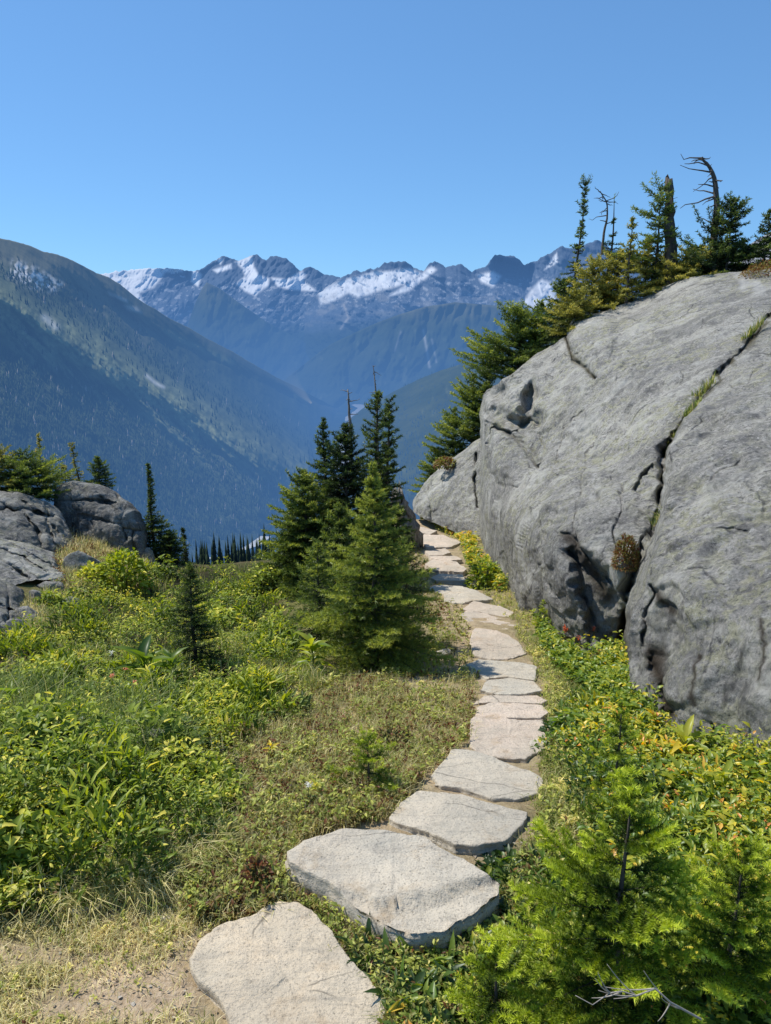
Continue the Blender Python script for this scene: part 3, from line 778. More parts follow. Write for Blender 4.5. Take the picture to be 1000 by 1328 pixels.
ROCK_TOP = [(618, 520), (626, 505), (640, 489), (652, 478), (665, 470), (700, 453), (722, 443), (733, 436), (739, 421), (748, 411), (780, 403), (830, 388), (860, 371), (900, 359), (940, 353), (1000, 347), (1080, 338), (1250, 325)]
ROCK_BASE = [(618, 700), (640, 722), (660, 750), (690, 795), (720, 826), (760, 862), (800, 885), (840, 915), (880, 940), (950, 985), (1000, 1005), (1080, 1050), (1250, 1150)]
dep = tps([(640, 489, 10.2), (700, 453, 10.5), (745, 412, 10.5), (830, 388, 10.1), (900, 359, 9.7), (1000, 347, 9.2), (1120, 338, 8.6), (1250, 325, 8.2),
           (622, 540, 9.7), (622, 690, 9.4), (655, 740, 7.2), (690, 795, 5.95), (760, 862, 4.72), (840, 915, 3.84), (950, 985, 2.98), (1000, 1005, 2.78), (1120, 1070, 2.35), (1250, 1150, 2.0),
           (680, 600, 7.9), (680, 520, 9.0), (720, 690, 5.15), (690, 720, 5.55), (760, 740, 4.45), (720, 620, 6.5), (760, 600, 6.5), (800, 500, 7.4), (800, 700, 4.5), (880, 700, 4.2), (880, 600, 5.0), (880, 480, 6.8), (960, 800, 3.05), (960, 600, 4.35), (960, 460, 6.4),
           (1080, 700, 3.2), (1080, 500, 4.9), (1200, 700, 2.7), (900, 850, 3.42), (850, 820, 3.95), (740, 780, 4.72), (665, 670, 6.75)])
NU, NV = 470, 430
u = np.linspace(0, 1, NU)[None, :]; v = np.linspace(0, 1, NV)[:, None]
pxb = 622 + (1230 - 622) * u ** 1.12
T = interp(ROCK_TOP, pxb); B = interp(ROCK_BASE, pxb)
T = T + 2.0 * pxn(pxb, pxb * 0, 14, seed=8.0, octv=3)
vv = v ** 0.9
PY = T + (B + 26 - T) * vv
LE = np.interp(PY, [480, 490, 500, 515, 535, 560, 600, 640, 700, 760], [650, 641, 633, 627, 624, 623, 623, 622, 621, 620])
PX = pxb + (LE - 622) * (1 - smooth(0, 0.22, u)) + 1.6 * pxn(PY, 0 * PY, 18, seed=3.0, octv=3) * (1 - smooth(0, .05, u))
D = dep(PX, PY)
D0 = D.copy()
CRACK = [(1060, 378), (1000, 409), (969, 447), (938, 483), (904, 519), (885, 546), (863, 588), (862, 622), (858, 650), (846, 687), (827, 740), (812, 785), (806, 830), (812, 880)]
ca = np.array(CRACK, float)
cxr = np.interp(PY, ca[:, 1], ca[:, 0])
side = PX - cxr
near_low = smooth(430, 700, PY)
D = D - (0.06 + 0.45 * near_low) * smooth(-2, 9 + 6 * near_low, side) * (1 - smooth(40, 160, side) * 0.75)
JX = 10 * pxn(PX, PY, 20, seed=51., octv=2, gain=.5); JY = 10 * pxn(PX, PY, 20, seed=57., octv=2, gain=.5)
JW = 1 + 1.6 * pxn(PX, PY, 22, seed=58., octv=3)
def groove(poly, w_, k, mn=.15):
    """a ragged crack: a narrow cut with a wide shallow shoulder"""
    global D
    dd = polydist(poly, PX + JX, PY + JY)
    D = D + k * np.maximum(JW, mn) * (0.62 * np.exp(-(dd / (w_ * .62)) ** 2) + .30 * np.exp(-np.abs(dd) / (w_ * 2.6)))
groove(CRACK, 2.6, 0.14, .6)
groove([(868, 575), (860, 604), (862, 640), (850, 690), (830, 740), (815, 780)], 3.4, 0.24, .5)
groove([(852, 612), (838, 630), (827, 645)], 2.6, 0.12)
groove([(812, 785), (806, 830), (812, 890)], 4, 0.22)
# hollow at the foot of the cleft, under the overhanging lower face
rec = softpoly([(742, 716), (765, 728), (790, 746), (806, 770), (812, 800), (812, 870), (790, 840), (770, 800), (754, 756)], PX + JX, PY + JY, 14)
D = D + 0.30 * rec
groove([(722, 690), (742, 698), (764, 724), (786, 748), (802, 762)], 3.2, 0.10)
groove([(745, 715), (758, 760), (776, 806), (800, 850)], 5, 0.10)
# seams on the dome
groove([(733, 436), (741, 455), (745, 465), (760, 478), (774, 493)], 2.6, 0.20)
D = D - 0.16 * softpoly([(738, 440), (748, 412), (790, 402), (800, 440), (776, 492), (750, 462)], PX, PY, 9)
groove([(757, 535), (735, 555), (722, 590), (716, 618)], 1.4, 0.06)
groove([(742, 522), (722, 545), (708, 568)], 1.3, 0.035)
groove([(774, 567), (762, 600), (752, 640), (748, 690), (750, 720)], 1.8, 0.06)
groove([(812, 630), (808, 670), (796, 700), (800, 720)], 1.8, 0.06)
groove([(782, 570), (800, 563), (822, 572), (838, 566)], 1.5, 0.04)
groove([(680, 540), (676, 520), (672, 505)], 1.1, 0.03)
groove([(846, 760), (838, 800), (840, 840)], 3, 0.06)
groove([(925, 940), (936, 960), (945, 985)], 4, 0.08)
groove([(848, 850), (852, 880), (864, 925)], 10, 0.10)
groove([(935, 690), (950, 685), (970, 690)], 1.6, 0.03)
groove([(870, 610), (900, 600), (925, 612)], 1.4, 0.025)
groove([(1000, 590), (960, 596), (930, 610), (900, 640)], 1.6, 0.03)
groove([(990, 470), (950, 520), (935, 560)], 1.5, 0.03)
groove([(830, 410), (800, 440), (790, 470)], 1.3, 0.03); groove([(880, 400), (850, 430), (835, 470), (800, 520)], 1.2, .025)
# weathered hollows and ledges of the nose
def blob(x, y, rx, ry, k, rot=0.0, pw=1.0):
    global D
    c_, s_ = math.cos(rot), math.sin(rot)
    a = ((PX + .8 * JX - x) * c_ + (PY + .8 * JY - y) * s_) / rx; b = (-(PX + .8 * JX - x) * s_ + (PY + .8 * JY - y) * c_) / ry
    D = D + k * np.exp(-(a * a + b * b) ** pw)
blob(646, 512, 12, 13, 0.40, pw=1.6); blob(666, 522, 9, 13, -0.12, pw=1.5); blob(687, 520, 9, 21, 0.50, 0.25, 1.6); blob(640, 535, 16, 9, .30, pw=1.6); blob(668, 548, 18, 8, 0.28, .2, 1.6)
blob(692, 550, 18, 11, 0.34, -0.3, 1.6)
groove([(626, 546), (645, 556), (668, 562), (690, 545), (702, 552)], 2.6, 0.12)
blob(655, 592, 27, 36, -0.34, -0.5, 1.7)
groove([(632, 575), (640, 556), (660, 560), (682, 586), (694, 604)], 3.0, 0.16)
groove([(630, 590), (634, 610), (648, 628), (672, 632), (690, 610)], 3, 0.08)
groove([(672, 560), (700, 565), (705, 588), (694, 606)], 2.6, .12)
groove([(640, 640), (646, 680), (650, 720)], 2, 0.05); groove([(702, 640), (700, 690), (712, 740)], 2, .05)
groove([(690, 720), (720, 760), (752, 800), (776, 850)], 8, .08)
# roll the left edge away
e = np.clip(u / 0.045, 0, 1)
D = D + 1.1 * (1 - np.sqrt(1 - (1 - e) ** 2 + 1e-6)) * np.ones_like(D) * 0.9
P = at(PX, PY, D)
PB = at(PX, PY, D0)
# real relief along the surface normal
def relief_normal(P, amp=1.0, seed=0.0, freq=1.0, base=None):
    B_ = P if base is None else base
    du = np.gradient(B_, axis=1); dv = np.gradient(B_, axis=0)
    N = norm(np.cross(du, dv))
    gap = np.maximum(np.linalg.norm(np.gradient(P, axis=1), axis=-1), np.linalg.norm(np.gradient(P, axis=0), axis=-1))
    kf = np.clip(.014 / gap, 0, 1) ** 1.5; km = np.clip(.035 / gap, 0, 1) ** 1.5      # no fine relief where the mesh is too coarse to carry it
    Q = P * freq + seed
    rel = 0.10 * fbm(Q * 1.1, 3) + km * (0.07 * fbm(Q * 3.6, 4, .62) - 0.03 * np.abs(fbm(Q * 2.6 + 7, 3)))
    Qs = np.stack([Q[..., 0] * 4 + Q[..., 2] * 2, Q[..., 1] * 1.2, Q[..., 2] * 3 - Q[..., 1] * 1.4], -1)
    fz = fbm(Q * 2.2 + 31, 2) * 5
    rel = rel + km * 0.045 * (np.floor(fz) + smooth(.7, 1, fz % 1)) / 2
    rel = rel + kf * (0.014 * fbm(Qs * 2.2, 3, .62) + 0.014 * fbm(Q * 18, 2, .6))
    return P + N * (rel * amp)[..., None]
P = relief_normal(P, 1.0, base=PB)
Px, Py, Pd = project(P)
lowf = smooth(0.25, .75, vv * np.ones_like(PX))
shade_stain = np.clip(0.25 + 0.35 * smooth(540, 700, PY) + 0.75 * smooth(640, 760, PY) * (1 - smooth(830, 900, PX)) + .35 * smooth(850, 1000, PX) * smooth(600, 800, PY), 0, 1)  # painted overhang shade, stronger down the lower face; also gates dark streaks
wet = np.exp(-(polydist([(846, 845), (850, 870), (858, 900), (866, 925)], PX, PY) / (9 + 4 * pxn(PX, PY, 9, seed=1.))) ** 2) * 0.95
for pl, w_ in (([(904, 850), (907, 880), (903, 915)], 3), ([(983, 800), (985, 840), (983, 880)], 3.5), ([(740, 700), (770, 740), (790, 775)], 9), ([(852, 770), (862, 790)], 6), ([(810, 800), (808, 850)], 8)):  # the recess stroke paints overhang shade dark, beside real wet streaks
    wet = np.maximum(wet, 0.85 * np.exp(-(polydist(pl, PX + 6 * pxn(PX, PY, 8, seed=w_), PY) / w_) ** 2))
moss = np.exp(-(polydist(CRACK[1:8], PX + 5 * pxn(PX, PY, 12, seed=2.), PY) / 5.0) ** 2) * (pxn(PX, PY, 14, seed=4.) > -0.05) * 0.8
moss = np.maximum(moss, 0.8 * np.exp(-(polydist([(733, 436), (742, 462), (760, 478), (774, 493)], PX, PY) / 2.5) ** 2))
moss = np.maximum(moss, 0.55 * softpoly([(628, 530), (650, 560), (690, 580), (700, 600), (676, 570), (640, 545)], PX, PY, 4))
pale = softpoly([(950, 352), (978, 350), (972, 366), (1000, 376), (985, 382), (960, 374)], PX + JX * 2, PY + JY * 2, 5) * 0.45
pale = np.maximum(pale, 0.35 * np.exp(-(polydist([(775, 625), (768, 650)], PX, PY) / 5) ** 2) * (pxn(PX, PY, 6, seed=7.) > 0))
att = dict(shade_stain=shade_stain, wet=wet, moss=moss, pale=pale)
# carry the top backwards and the left end round the back
def extend(P, att, sd):
    nv, nu = P.shape[:2]
    # top rows going back
    rows = []
    for bk, dn in ((9.0, 6.0), (5.0, 1.6), (2.6, .35), (1.2, .02), (.45, -.02)):
        q = P[0].copy(); q[:, 1] += bk * .85; q[:, 0] += bk * .5; q[:, 2] -= dn; rows.append(q)
    P2 = np.concatenate([np.stack(rows), P])
    cols = []
    for bk in (5.0, 2.5, 1.1, .4):
        q = P2[:, 0].copy(); q[:, 1] += bk * .8; q[:, 0] += bk * .62; cols.append(q)
    rc = []                                   # carry the near end round to the right, out of the view
    for dx, dy in ((.25, -.22), (.7, -.38), (1.6, -.35), (3.2, .1), (6.0, 1.2), (9.0, 4.5)):
        q = P2[:, -1].copy(); q[:, 0] += dx; q[:, 1] += dy; rc.append(q)
    P3 = np.concatenate([np.stack(cols, 1), P2, np.stack(rc, 1)], 1)
    a3 = {}
    for k, a in att.items():
        a = np.broadcast_to(a, (nv, nu))
        a = np.concatenate([np.repeat(a[:1], 5, 0), a]); a3[k] = np.concatenate([np.repeat(a[:, :1], 4, 1), a, np.repeat(a[:, -1:], 6, 1)], 1)
    return P3, a3
P3, a3 = extend(P, att, 0)
ROCK_GRID, ROCK_PX, ROCK_PY = P, PX, PY
base = np.array([1.3, 5.0, -0.6])
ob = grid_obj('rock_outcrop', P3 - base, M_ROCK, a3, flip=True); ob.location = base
tag(ob, 'huge grey lichen-spotted granite outcrop with a diagonal mossy crack beside the path', 'rock')

def rock_at(px, py):
    """point of the big outcrop seen at a picture position"""
    k = np.argmin((ROCK_PX - px) ** 2 + (ROCK_PY - py) ** 2)
    return ROCK_GRID.reshape(-1, 3)[k]

# --- smaller rocks as lofts: outline top / base, depth at top / base
def loft_rock(name, top, base_, dtop, dbase, bulge, mat, label, seed, grooves=(), amp=0.6, shade_stain_k=0.4, cat='rock', nu=170, nv=130, edge=0.5, group=None, skew=0.0):
    x0, x1 = top[0][0], top[-1][0]
    u = np.linspace(0, 1, nu)[None]; v = np.linspace(0, 1, nv)[:, None]
    px = x0 + (x1 - x0) * (0.5 - 0.5 * np.cos(np.pi * u)) 
    T = interp(top, px); B = interp(base_, px)
    py = T + (B - T) * v ** 0.9; px = px + 0 * v
    px = px + 1.5 * pxn(py, px * .0, 12, seed=seed, octv=3) * np.exp(-((u - .5) / .5) ** 8)
    inv = (1 - v) / interp(dtop, px) + v / interp(dbase, px)
    d = 1 / inv
    dm = d.mean()
    d = d - bulge * np.sin(np.pi * np.clip(u, 0, 1)) ** .6 * np.sin(np.pi * np.clip(v * .8 + .1, 0, 1))
    for e_ in (np.clip(u / .16, 0, 1), np.clip((1 - u) / .16, 0, 1)):
        d = d + edge * (1 - np.sqrt(np.maximum(0, 1 - (1 - e_) ** 2)))
    d = d + edge * .5 * (1 - np.sqrt(np.maximum(0, 1 - (1 - np.clip(v / .14, 0, 1)) ** 2)))
    jx = 6 * pxn(px, py, 12, seed=seed + 1); jy = 6 * pxn(px, py, 12, seed=seed + 2); jw = np.maximum(.1, 1 + 1.6 * pxn(px, py, 16, seed=seed + 4, octv=2))
    for pl, w_, k in grooves:
        dd = polydist(pl, px + jx, py + jy)
        d = d + k * jw * (.55 * np.exp(-(dd / (w_ * .6)) ** 2) + .3 * np.exp(-dd / (w_ * 2.6)))
    P = relief_normal(at(px, py, d), amp, seed * 3.1)
    rows = []
    w0 = edge * 2
    for bk, dn in ((3.2 * w0, 1.6 * w0), (2.0 * w0, .5 * w0), (1.0 * w0, .08 * w0), (.35 * w0, -.0)):
        ray_ = P[0] - EYE; q = P[0] + norm(ray_) * bk; q[:, 0] += (P[0, :, 0].mean() - P[0, :, 0]) * min(.5, bk * .12); q[:, 2] -= dn; rows.append(q)
    P2 = np.concatenate([np.stack(rows), P])
    shp = P2.shape[:2]
    st = np.full(shp, shade_stain_k)
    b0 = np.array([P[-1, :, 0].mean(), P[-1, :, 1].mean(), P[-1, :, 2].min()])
    ob = grid_obj(name, P2 - b0, mat, dict(shade_stain=st, wet=np.zeros(shp), moss=np.zeros(shp), pale=np.zeros(shp)), flip=True)
    ob.location = b0
    tag(ob, label, cat, group)
    return P, px, py

loft_rock('boulder', [(537, 652), (543, 640), (552, 626), (568, 608), (582, 597), (600, 584), (615, 572), (628, 566), (650, 566)], [(537, 664), (560, 676), (590, 690), (625, 712), (650, 725)],
          [(537, 11.6), (650, 10.6)], [(537, 11.2), (590, 10.2), (650, 9.2)], 0.35, M_ROCK, 'low rounded grey rock hump between the path\'s crest and the big outcrop', 3.0,
          [([(552, 640), (558, 655), (562, 680)], 2.5, .12), ([(618, 590), (616, 620), (620, 660)], 3, .25), ([(560, 612), (556, 640)], 2, .1)], 0.7, .5, edge=.5)
# left group
loft_rock('boulder', [(72, 668), (76, 634), (82, 626), (95, 623), (120, 626), (140, 632), (155, 640), (168, 655), (178, 668), (187, 690), (190, 712), (191, 735)], [(72, 735), (120, 742), (160, 742), (191, 750)],
          [(72, 9.0), (191, 8.75)], [(72, 8.9), (191, 8.7)], 0.25, M_ROCK_DARK, 'big dark dome-shaped boulder with a pale cap, right end of the left rocks', 5.0,
          [([(100, 668), (140, 676), (180, 690)], 2.2, .08), ([(150, 640), (172, 690), (178, 735)], 2, .08), ([(80, 650), (110, 648), (150, 652)], 2.5, .12), ([(125, 640), (150, 660), (165, 700)], 2, .08), ([(95, 655), (100, 700)], 2, .06)], 0.8, .9, edge=.45)
loft_rock('boulder', [(-60, 640), (-20, 637), (0, 639), (22, 637), (40, 643), (58, 650), (75, 665), (88, 680), (96, 698), (97, 722)], [(-60, 720), (0, 715), (40, 722), (70, 728), (97, 735)],
          [(-60, 8.3), (97, 8.6)], [(-60, 7.2), (97, 7.9)], 0.3, M_ROCK_DARK, 'rounded cracked boulder below the spreading fir at the left edge', 7.0,
          [([(-30, 668), (10, 660), (40, 662), (70, 672)], 3, .14), ([(60, 655), (64, 690), (80, 720)], 2.4, .10), ([(0, 655), (30, 665), (50, 690), (58, 725)], 3, .15), ([(30, 650), (60, 672), (75, 690)], 2, .08)], 0.8, .5, edge=.4)
loft_rock('boulder', [(-80, 690), (-30, 694), (0, 697), (30, 702), (52, 708), (70, 716), (82, 730), (84, 742)], [(-80, 775), (0, 765), (50, 752), (84, 752)],
          [(-80, 7.0), (84, 7.9)], [(-80, 6.0), (84, 7.0)], 0.2, M_ROCK, 'pale slanting rock slab with dark cracks beside the orange grass', 9.0,
          [([(0, 712), (30, 722), (60, 742)], 2, .12), ([(-10, 722), (20, 738), (40, 752)], 2, .10), ([(10, 705), (45, 722), (70, 735)], 1.6, .08)], 0.7, .3, edge=.3)
loft_rock('boulder', [(-90, 735), (-30, 745), (0, 752), (14, 755), (26, 765), (32, 782), (30, 805)], [(-90, 880), (0, 842), (14, 835), (30, 822)],
          [(-90, 5.8), (32, 6.4)], [(-90, 4.6), (32, 5.5)], 0.2, M_ROCK_DARK, 'dark bluish boulder cut by the left edge of the view', 11.0,
          [([(8, 760), (12, 790), (8, 830)], 3, .15), ([(0, 785), (25, 795)], 2.5, .1)], 0.7, .3, edge=.3)
# loose pebbles and chips
def pebble(px, py, wpx, hpx, label, seed, mat=None):
    c, _ = hit(np.array([float(px)]), np.array([float(py)])); c = c[0]
    d = project(c)[2]; w_ = wpx / FPX * d / 2; hh = hpx / FPX * d / 2
    th = np.linspace(0, 2 * np.pi, 57)[None]; ph = np.linspace(0.02, np.pi - .02, 31)[:, None]
    S = np.stack([np.sin(ph) * np.cos(th), np.sin(ph) * np.sin(th), np.cos(ph) * np.ones_like(th)], -1)
    Rp = np.random.default_rng(int(seed * 13) + 1); pn = norm(Rp.normal(size=(13, 3))); pdist = Rp.uniform(.62, 1.0, 13)
    dots = np.einsum('ijk,lk->ijl', S, pn)
    k = np.minimum(1.25, np.where(dots > .05, pdist / np.maximum(dots, .05), 9).min(-1))      # a broken block: the nearest of many cut planes
    k = k * (1 + .16 * fbm(S * 2.5 + seed, 3))
    G = S * k[..., None] * np.array([w_, w_ * .7, hh])
    G[:, -1] = G[:, 0]
    z_ = np.zeros(G.shape[:2])
    ob = grid_obj('stone', G, mat or M_STONES[1], dict(shade_stain=z_ + .1, wet=z_, moss=z_, pale=z_)); ob.location = c + np.array([0, 0, hh * .35])
    tag(ob, label, 'stone')
for a_ in ((22, 826, 34, 30, 'pale broken rock lowest of the strip beside the dark bluish boulder', 21.), (36, 806, 36, 30, 'pale cracked rock in the middle of the strip beside the dark bluish boulder', 22.), (52, 782, 34, 24, 'pale rock highest of the strip beside the dark bluish boulder', 23.),
           (66, 766, 30, 20, 'dusky rock between the pale strip and the orange grass', 24.), (112, 746, 48, 44, 'brownish grey rock in front of the dark dome boulder', 25.), (94, 790, 34, 20, 'pale little rock half sunk in the green meadow', 26.), (198, 990, 70, 62, 'grey rock half hidden by leaves in the lower left meadow', 28.)):
    pebble(*a_, mat=M_ROCK)
p_ = at(np.array([193.]), np.array([738.]), np.array([8.7]))[0]
a_ = Acc(); th = np.linspace(0, 2 * np.pi, 25)[None]; ph = np.linspace(.02, np.pi - .02, 15)[:, None]
S_ = np.stack([np.sin(ph) * np.cos(th), np.sin(ph) * np.sin(th), np.cos(ph) * np.ones_like(th)], -1); S_ = S_ * (1 + .4 * fbm(S_ * 1.5 + 3, 3))[..., None] * np.array([.09, .07, .26]); S_[:, -1] = S_[:, 0]
ob = grid_obj('stone', S_, M_ROCK); ob.location = p_; tag(ob, 'thin pale upright rock between the dark dome boulder and the spire fir', 'stone')
for a_ in ((213, 1194, 16, 12, 'small pale stone lying in dry grass above the sandy patch', 1.), (105, 1182, 26, 14, 'grey stone at the foot of the leafy plants, lower left', 2.), (125, 1176, 18, 10, 'flat grey chip touching the stone at the foot of the leafy plants', 3.),
           (300, 1105, 20, 8, 'flat pale stone in the grass left of the layered flagstone', 4.), (575, 848, 22, 10, 'pale stone in the shade of the big fir beside the path', 5.), (592, 1217, 16, 14, 'whitish stone between the layered flagstone and the fir sapling', 6.),
           (599, 952, 9, 8, 'tiny pale stone left of the square flagstone', 7.), (600, 949 + 60, 8, 6, 'tiny grey stone touching the long tapering flagstone', 8.), (189, 1005, 14, 7, 'small flat stone below the half hidden meadow rock', 9.),
           (702, 968, 26, 16, 'grey block wedged at the broken corner of the square flagstone', 10.), (578, 1021, 24, 10, 'pale chip of rock under the left end of the long tapering flagstone', 11.)):
    pebble(*a_)
# ================================================================== CONIFERS
mt = MT('bark')
co = mt.coord('Object')
n = mt.noise(mt.mapping(co, (30, 30, 7)), 1.0, 6, 0.7)
c = mt.mix(n, (0.03, 0.025, 0.02), (0.17, 0.145, 0.12))
M_BARK = mt.done(mt.principled(c, 0.9, mt.bump(n, 0.8, 0.01), 0.1))
mt = MT('dead_wood')
co = mt.coord('Object')
n = mt.noise(mt.mapping(co, (40, 40, 3)), 1.0, 6, 0.7)
c = mt.mix(mt.ramp(n, [(.3, 0.0), (.7, 1.0)]), (0.07, 0.06, 0.05), (0.36, 0.33, 0.29))
M_DEAD = mt.done(mt.principled(c, 0.9, mt.bump(n, 1.0, 0.012), 0.1))
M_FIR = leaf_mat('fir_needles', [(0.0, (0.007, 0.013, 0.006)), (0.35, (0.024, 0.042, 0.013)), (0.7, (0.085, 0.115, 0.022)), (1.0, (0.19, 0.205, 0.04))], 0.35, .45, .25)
M_FIR_YOUNG = leaf_mat('young_fir_needles', [(0.0, (0.010, 0.020, 0.008)), (0.35, (0.045, 0.075, 0.012)), (0.65, (0.15, 0.195, 0.018)), (1.0, (0.30, 0.33, 0.04))], 0.24, .45, .1)
M_FIR_GOLD = leaf_mat('krummholz_needles', [(0.0, (0.012, 0.018, 0.007)), (0.35, (0.055, 0.065, 0.016)), (0.7, (0.17, 0.165, 0.034)), (1.0, (0.30, 0.26, 0.065))], 0.35, .5, .2)

def needles(acc, S, E, T, ln, w_, sp, up=0.5, brush=1.0, R=None):
    """needle triangles along twig segments S->E"""
    R = R or rng
    S = np.asarray(S); E = np.asarray(E); T = np.asarray(T)
    L = np.linalg.norm(E - S, axis=1)
    cnt = np.maximum(2, (L / sp).astype(int))
    idx = np.repeat(np.arange(len(S)), cnt)
    n = len(idx)
    t = R.random(n)
    p = S[idx] + (E - S)[idx] * t[:, None]
    ax_ = norm(E - S)[idx]
    zz = np.array([0, 0, 1.0])
    sd = np.cross(ax_, zz); sd = norm(sd + 1e-4)
    upv = np.cross(sd, ax_)
    ang = R.uniform(-0.9, math.pi + 0.9, n) if brush >= 1 else np.where(R.random(n) < .5, R.normal(0.25, .35, n), R.normal(math.pi - .25, .35, n))
    rad = np.cos(ang)[:, None] * sd + np.sin(ang)[:, None] * upv * 0.9
    d = norm(ax_ * R.uniform(0.35, 0.9, n)[:, None] + rad)
    l = ln * R.uniform(0.65, 1.15, n)
    side = norm(np.cross(d, R.normal(size=(n, 3)))) * (w_ / 2)
    V = np.stack([p - side, p + side, p + d * l[:, None]], 1).reshape(-1, 3)
    F = np.arange(3 * n).reshape(-1, 3)
    acc.add(V, F, np.clip(T[idx] + 0.18 * (t - 0.5) + R.normal(0, .09, n), 0, 1))

def fir(name, loc, h, R, label, nlev=18, nb=6, base=0.05, needle=(.022, .003), sp=.003, prof=None, droop=.25, upturn=.25, ang_top=50, ang_bot=-8, mat=None, seed=1, lean=(0, 0), tint=.5,
        twig=.35, sub=False, asym=None, trunk_r=None, top_bare=0.0, ragged=.25, cat='fir tree', group=None, curve=0.0, brush=1.0, gap=0.0, woodmat=None, dens_top=1.15, young=False):
    R_ = np.random.default_rng(seed)
    prof = prof or (lambda t: (1 - t) ** .85)
    root = empty(name, loc)
    tag(root, label, cat, group)
    W = Acc(); C = Acc()
    tr = trunk_r or h * 0.016 + .004
    tt = np.linspace(0, 1, 12)
    def trunk(t):
        t = np.asarray(t, float)
        return np.stack([lean[0] * t * h + curve * h * np.sin(t * 2.6) * t + .006 * h * np.sin(t * 9 + seed), lean[1] * t * h + .006 * h * np.cos(t * 7 + seed), t * h], -1)
    W.tube(trunk(tt) - np.array([0, 0, .03]), tr * (1 - tt * .93) + .001, 7)
    SS, EE, TT = [], [], []
    nlev = int(nlev * (.85 if young else 1.2))
    ts = base + (0.985 - base) * np.linspace(0, 1, nlev) ** (1 / dens_top)
    for li, t in enumerate(ts):
        if t > 1 - top_bare and R_.random() < .6: continue
        n_ = max(3, int(round(nb * (1 - .35 * t) + R_.normal(0, .6))))
        az0 = R_.uniform(0, 6.28)
        for b in range(n_):
            if R_.random() < gap: continue
            az = az0 + b * 2 * math.pi / n_ + R_.normal(0, .25)
            tj = np.clip(t + R_.normal(0, .35) / nlev, .01, .99)
            L = R * prof(tj) * R_.uniform(1 - ragged * 1.6, 1 + ragged)
            if asym: L *= 1 + asym[1] * math.cos(az - asym[0])
            if L < .012 * h + .008: L = .012 * h + .008
            a0 = math.radians(ang_bot + (ang_top - ang_bot) * tj ** 1.6 + R_.normal(0, 7))
            dh = np.array([math.cos(az), math.sin(az), 0.])
            side = np.array([-dh[1], dh[0], 0.])
            s = np.linspace(0, 1, 6)
            bend = R_.normal(0, .08)
            o = trunk(tj)
            def bp(s):
                s = np.asarray(s, float)[..., None]
                return o + dh * (L * s * math.cos(a0)) + side * (L * bend * s * s) + np.array([0, 0, 1.]) * (L * (math.sin(a0) * s - droop * s ** 2 + upturn * s ** 3))
            pts = bp(s)
            W.tube(pts, np.linspace(max(.0012, tr * .28 * (1 - tj * .7)), .0008, 6), 3, cap=False)
            tb = tint + R_.normal(0, .08) + .12 * (tj - .5)
            SS.append(pts[1 if sub else 0:-1]); EE.append(pts[2 if sub else 1:]); TT.append(tb - (.62 if young else .32) + (.85 if young else .46) * s[2 if sub else 1:])  # needles on the branch also carry painted inner shade in their tint
            nt = min(20, max(3, int(L / (twig * .10 + .008)))) if not young else min(9, max(2, int(L / .026)))
            sk = .14 + .84 * (np.arange(nt) + R_.uniform(0, .6, nt)) / nt
            tg = norm(bp(np.minimum(1, sk + .05)) - bp(sk - .05)); a_ = bp(sk)
            lat = norm(np.stack([tg[:, 1], -tg[:, 0], 0 * sk], -1))
            for sgn in (-1, 1):
                l2 = L * twig * (1.15 - sk) * R_.uniform(.7, 1.2, nt) + .005 * h
                th = np.radians(R_.uniform(38, 62, nt))[:, None]
                d2 = norm(tg * np.cos(th) + sgn * lat * np.sin(th) + np.stack([0 * sk, 0 * sk, R_.normal(.05, .10, nt)], -1))
                e2 = a_ + d2 * l2[:, None]; e2[:, 2] -= .12 * l2
                tv = tb - (.45 - .75 * sk if young else .22 - .55 * sk)  # tint darkens towards the trunk: crown shade painted into the needles
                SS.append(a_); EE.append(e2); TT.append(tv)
                if sub:
                    ii = np.repeat(np.arange(nt), np.where(l2 > .02, np.maximum(2, l2 / .013).astype(int), 1)); f = R_.uniform(.15, 1, len(ii))
                    lat2 = np.stack([d2[ii, 1], -d2[ii, 0], 0 * f], -1) * R_.choice([-1, 1], len(ii))[:, None]
                    d3 = norm(d2[ii] + lat2 * R_.uniform(.7, 1.1, len(ii))[:, None] + np.stack([0 * f, 0 * f, R_.normal(.05, .25, len(ii))], -1))
                    a3 = a_[ii] + (e2 - a_)[ii] * f[:, None]
                    SS.append(a3); EE.append(a3 + d3 * (l2[ii] * .5 * (1.15 - f) * R_.uniform(.7, 1.2, len(ii)) + .006)[:, None]); TT.append(tv[ii] + .1)
    # leader
    SS.append(trunk([.9])); EE.append(trunk([1.0])); TT.append(np.array([tint + .15]))
    needles(C, np.concatenate(SS), np.concatenate(EE), np.clip(np.concatenate(TT), .02, .98), needle[0], needle[1], sp, R=R_, brush=brush)
    W.build('trunk', woodmat or M_BARK, root, True)
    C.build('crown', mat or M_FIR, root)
    return root

def ground_at(px, py):
    p, _ = hit(np.array([float(px)]), np.array([float(py)])); return p[0]
def h_for(base_pt, py_top):
    """height of an upright thing standing at base_pt whose top is seen at row py_top"""
    v = (664 - py_top) / FPX; r = FWD + v * UPV
    return EYE[2] + r[2] / r[1] * (base_pt[1]) - base_pt[2]

N5 = (.026, .0048); N7 = (.034, .0085); N10 = (.046, .0135)
def stand(px, py, ytop, **kw):
    p = ground_at(px, py); return p, h_for(p, ytop)

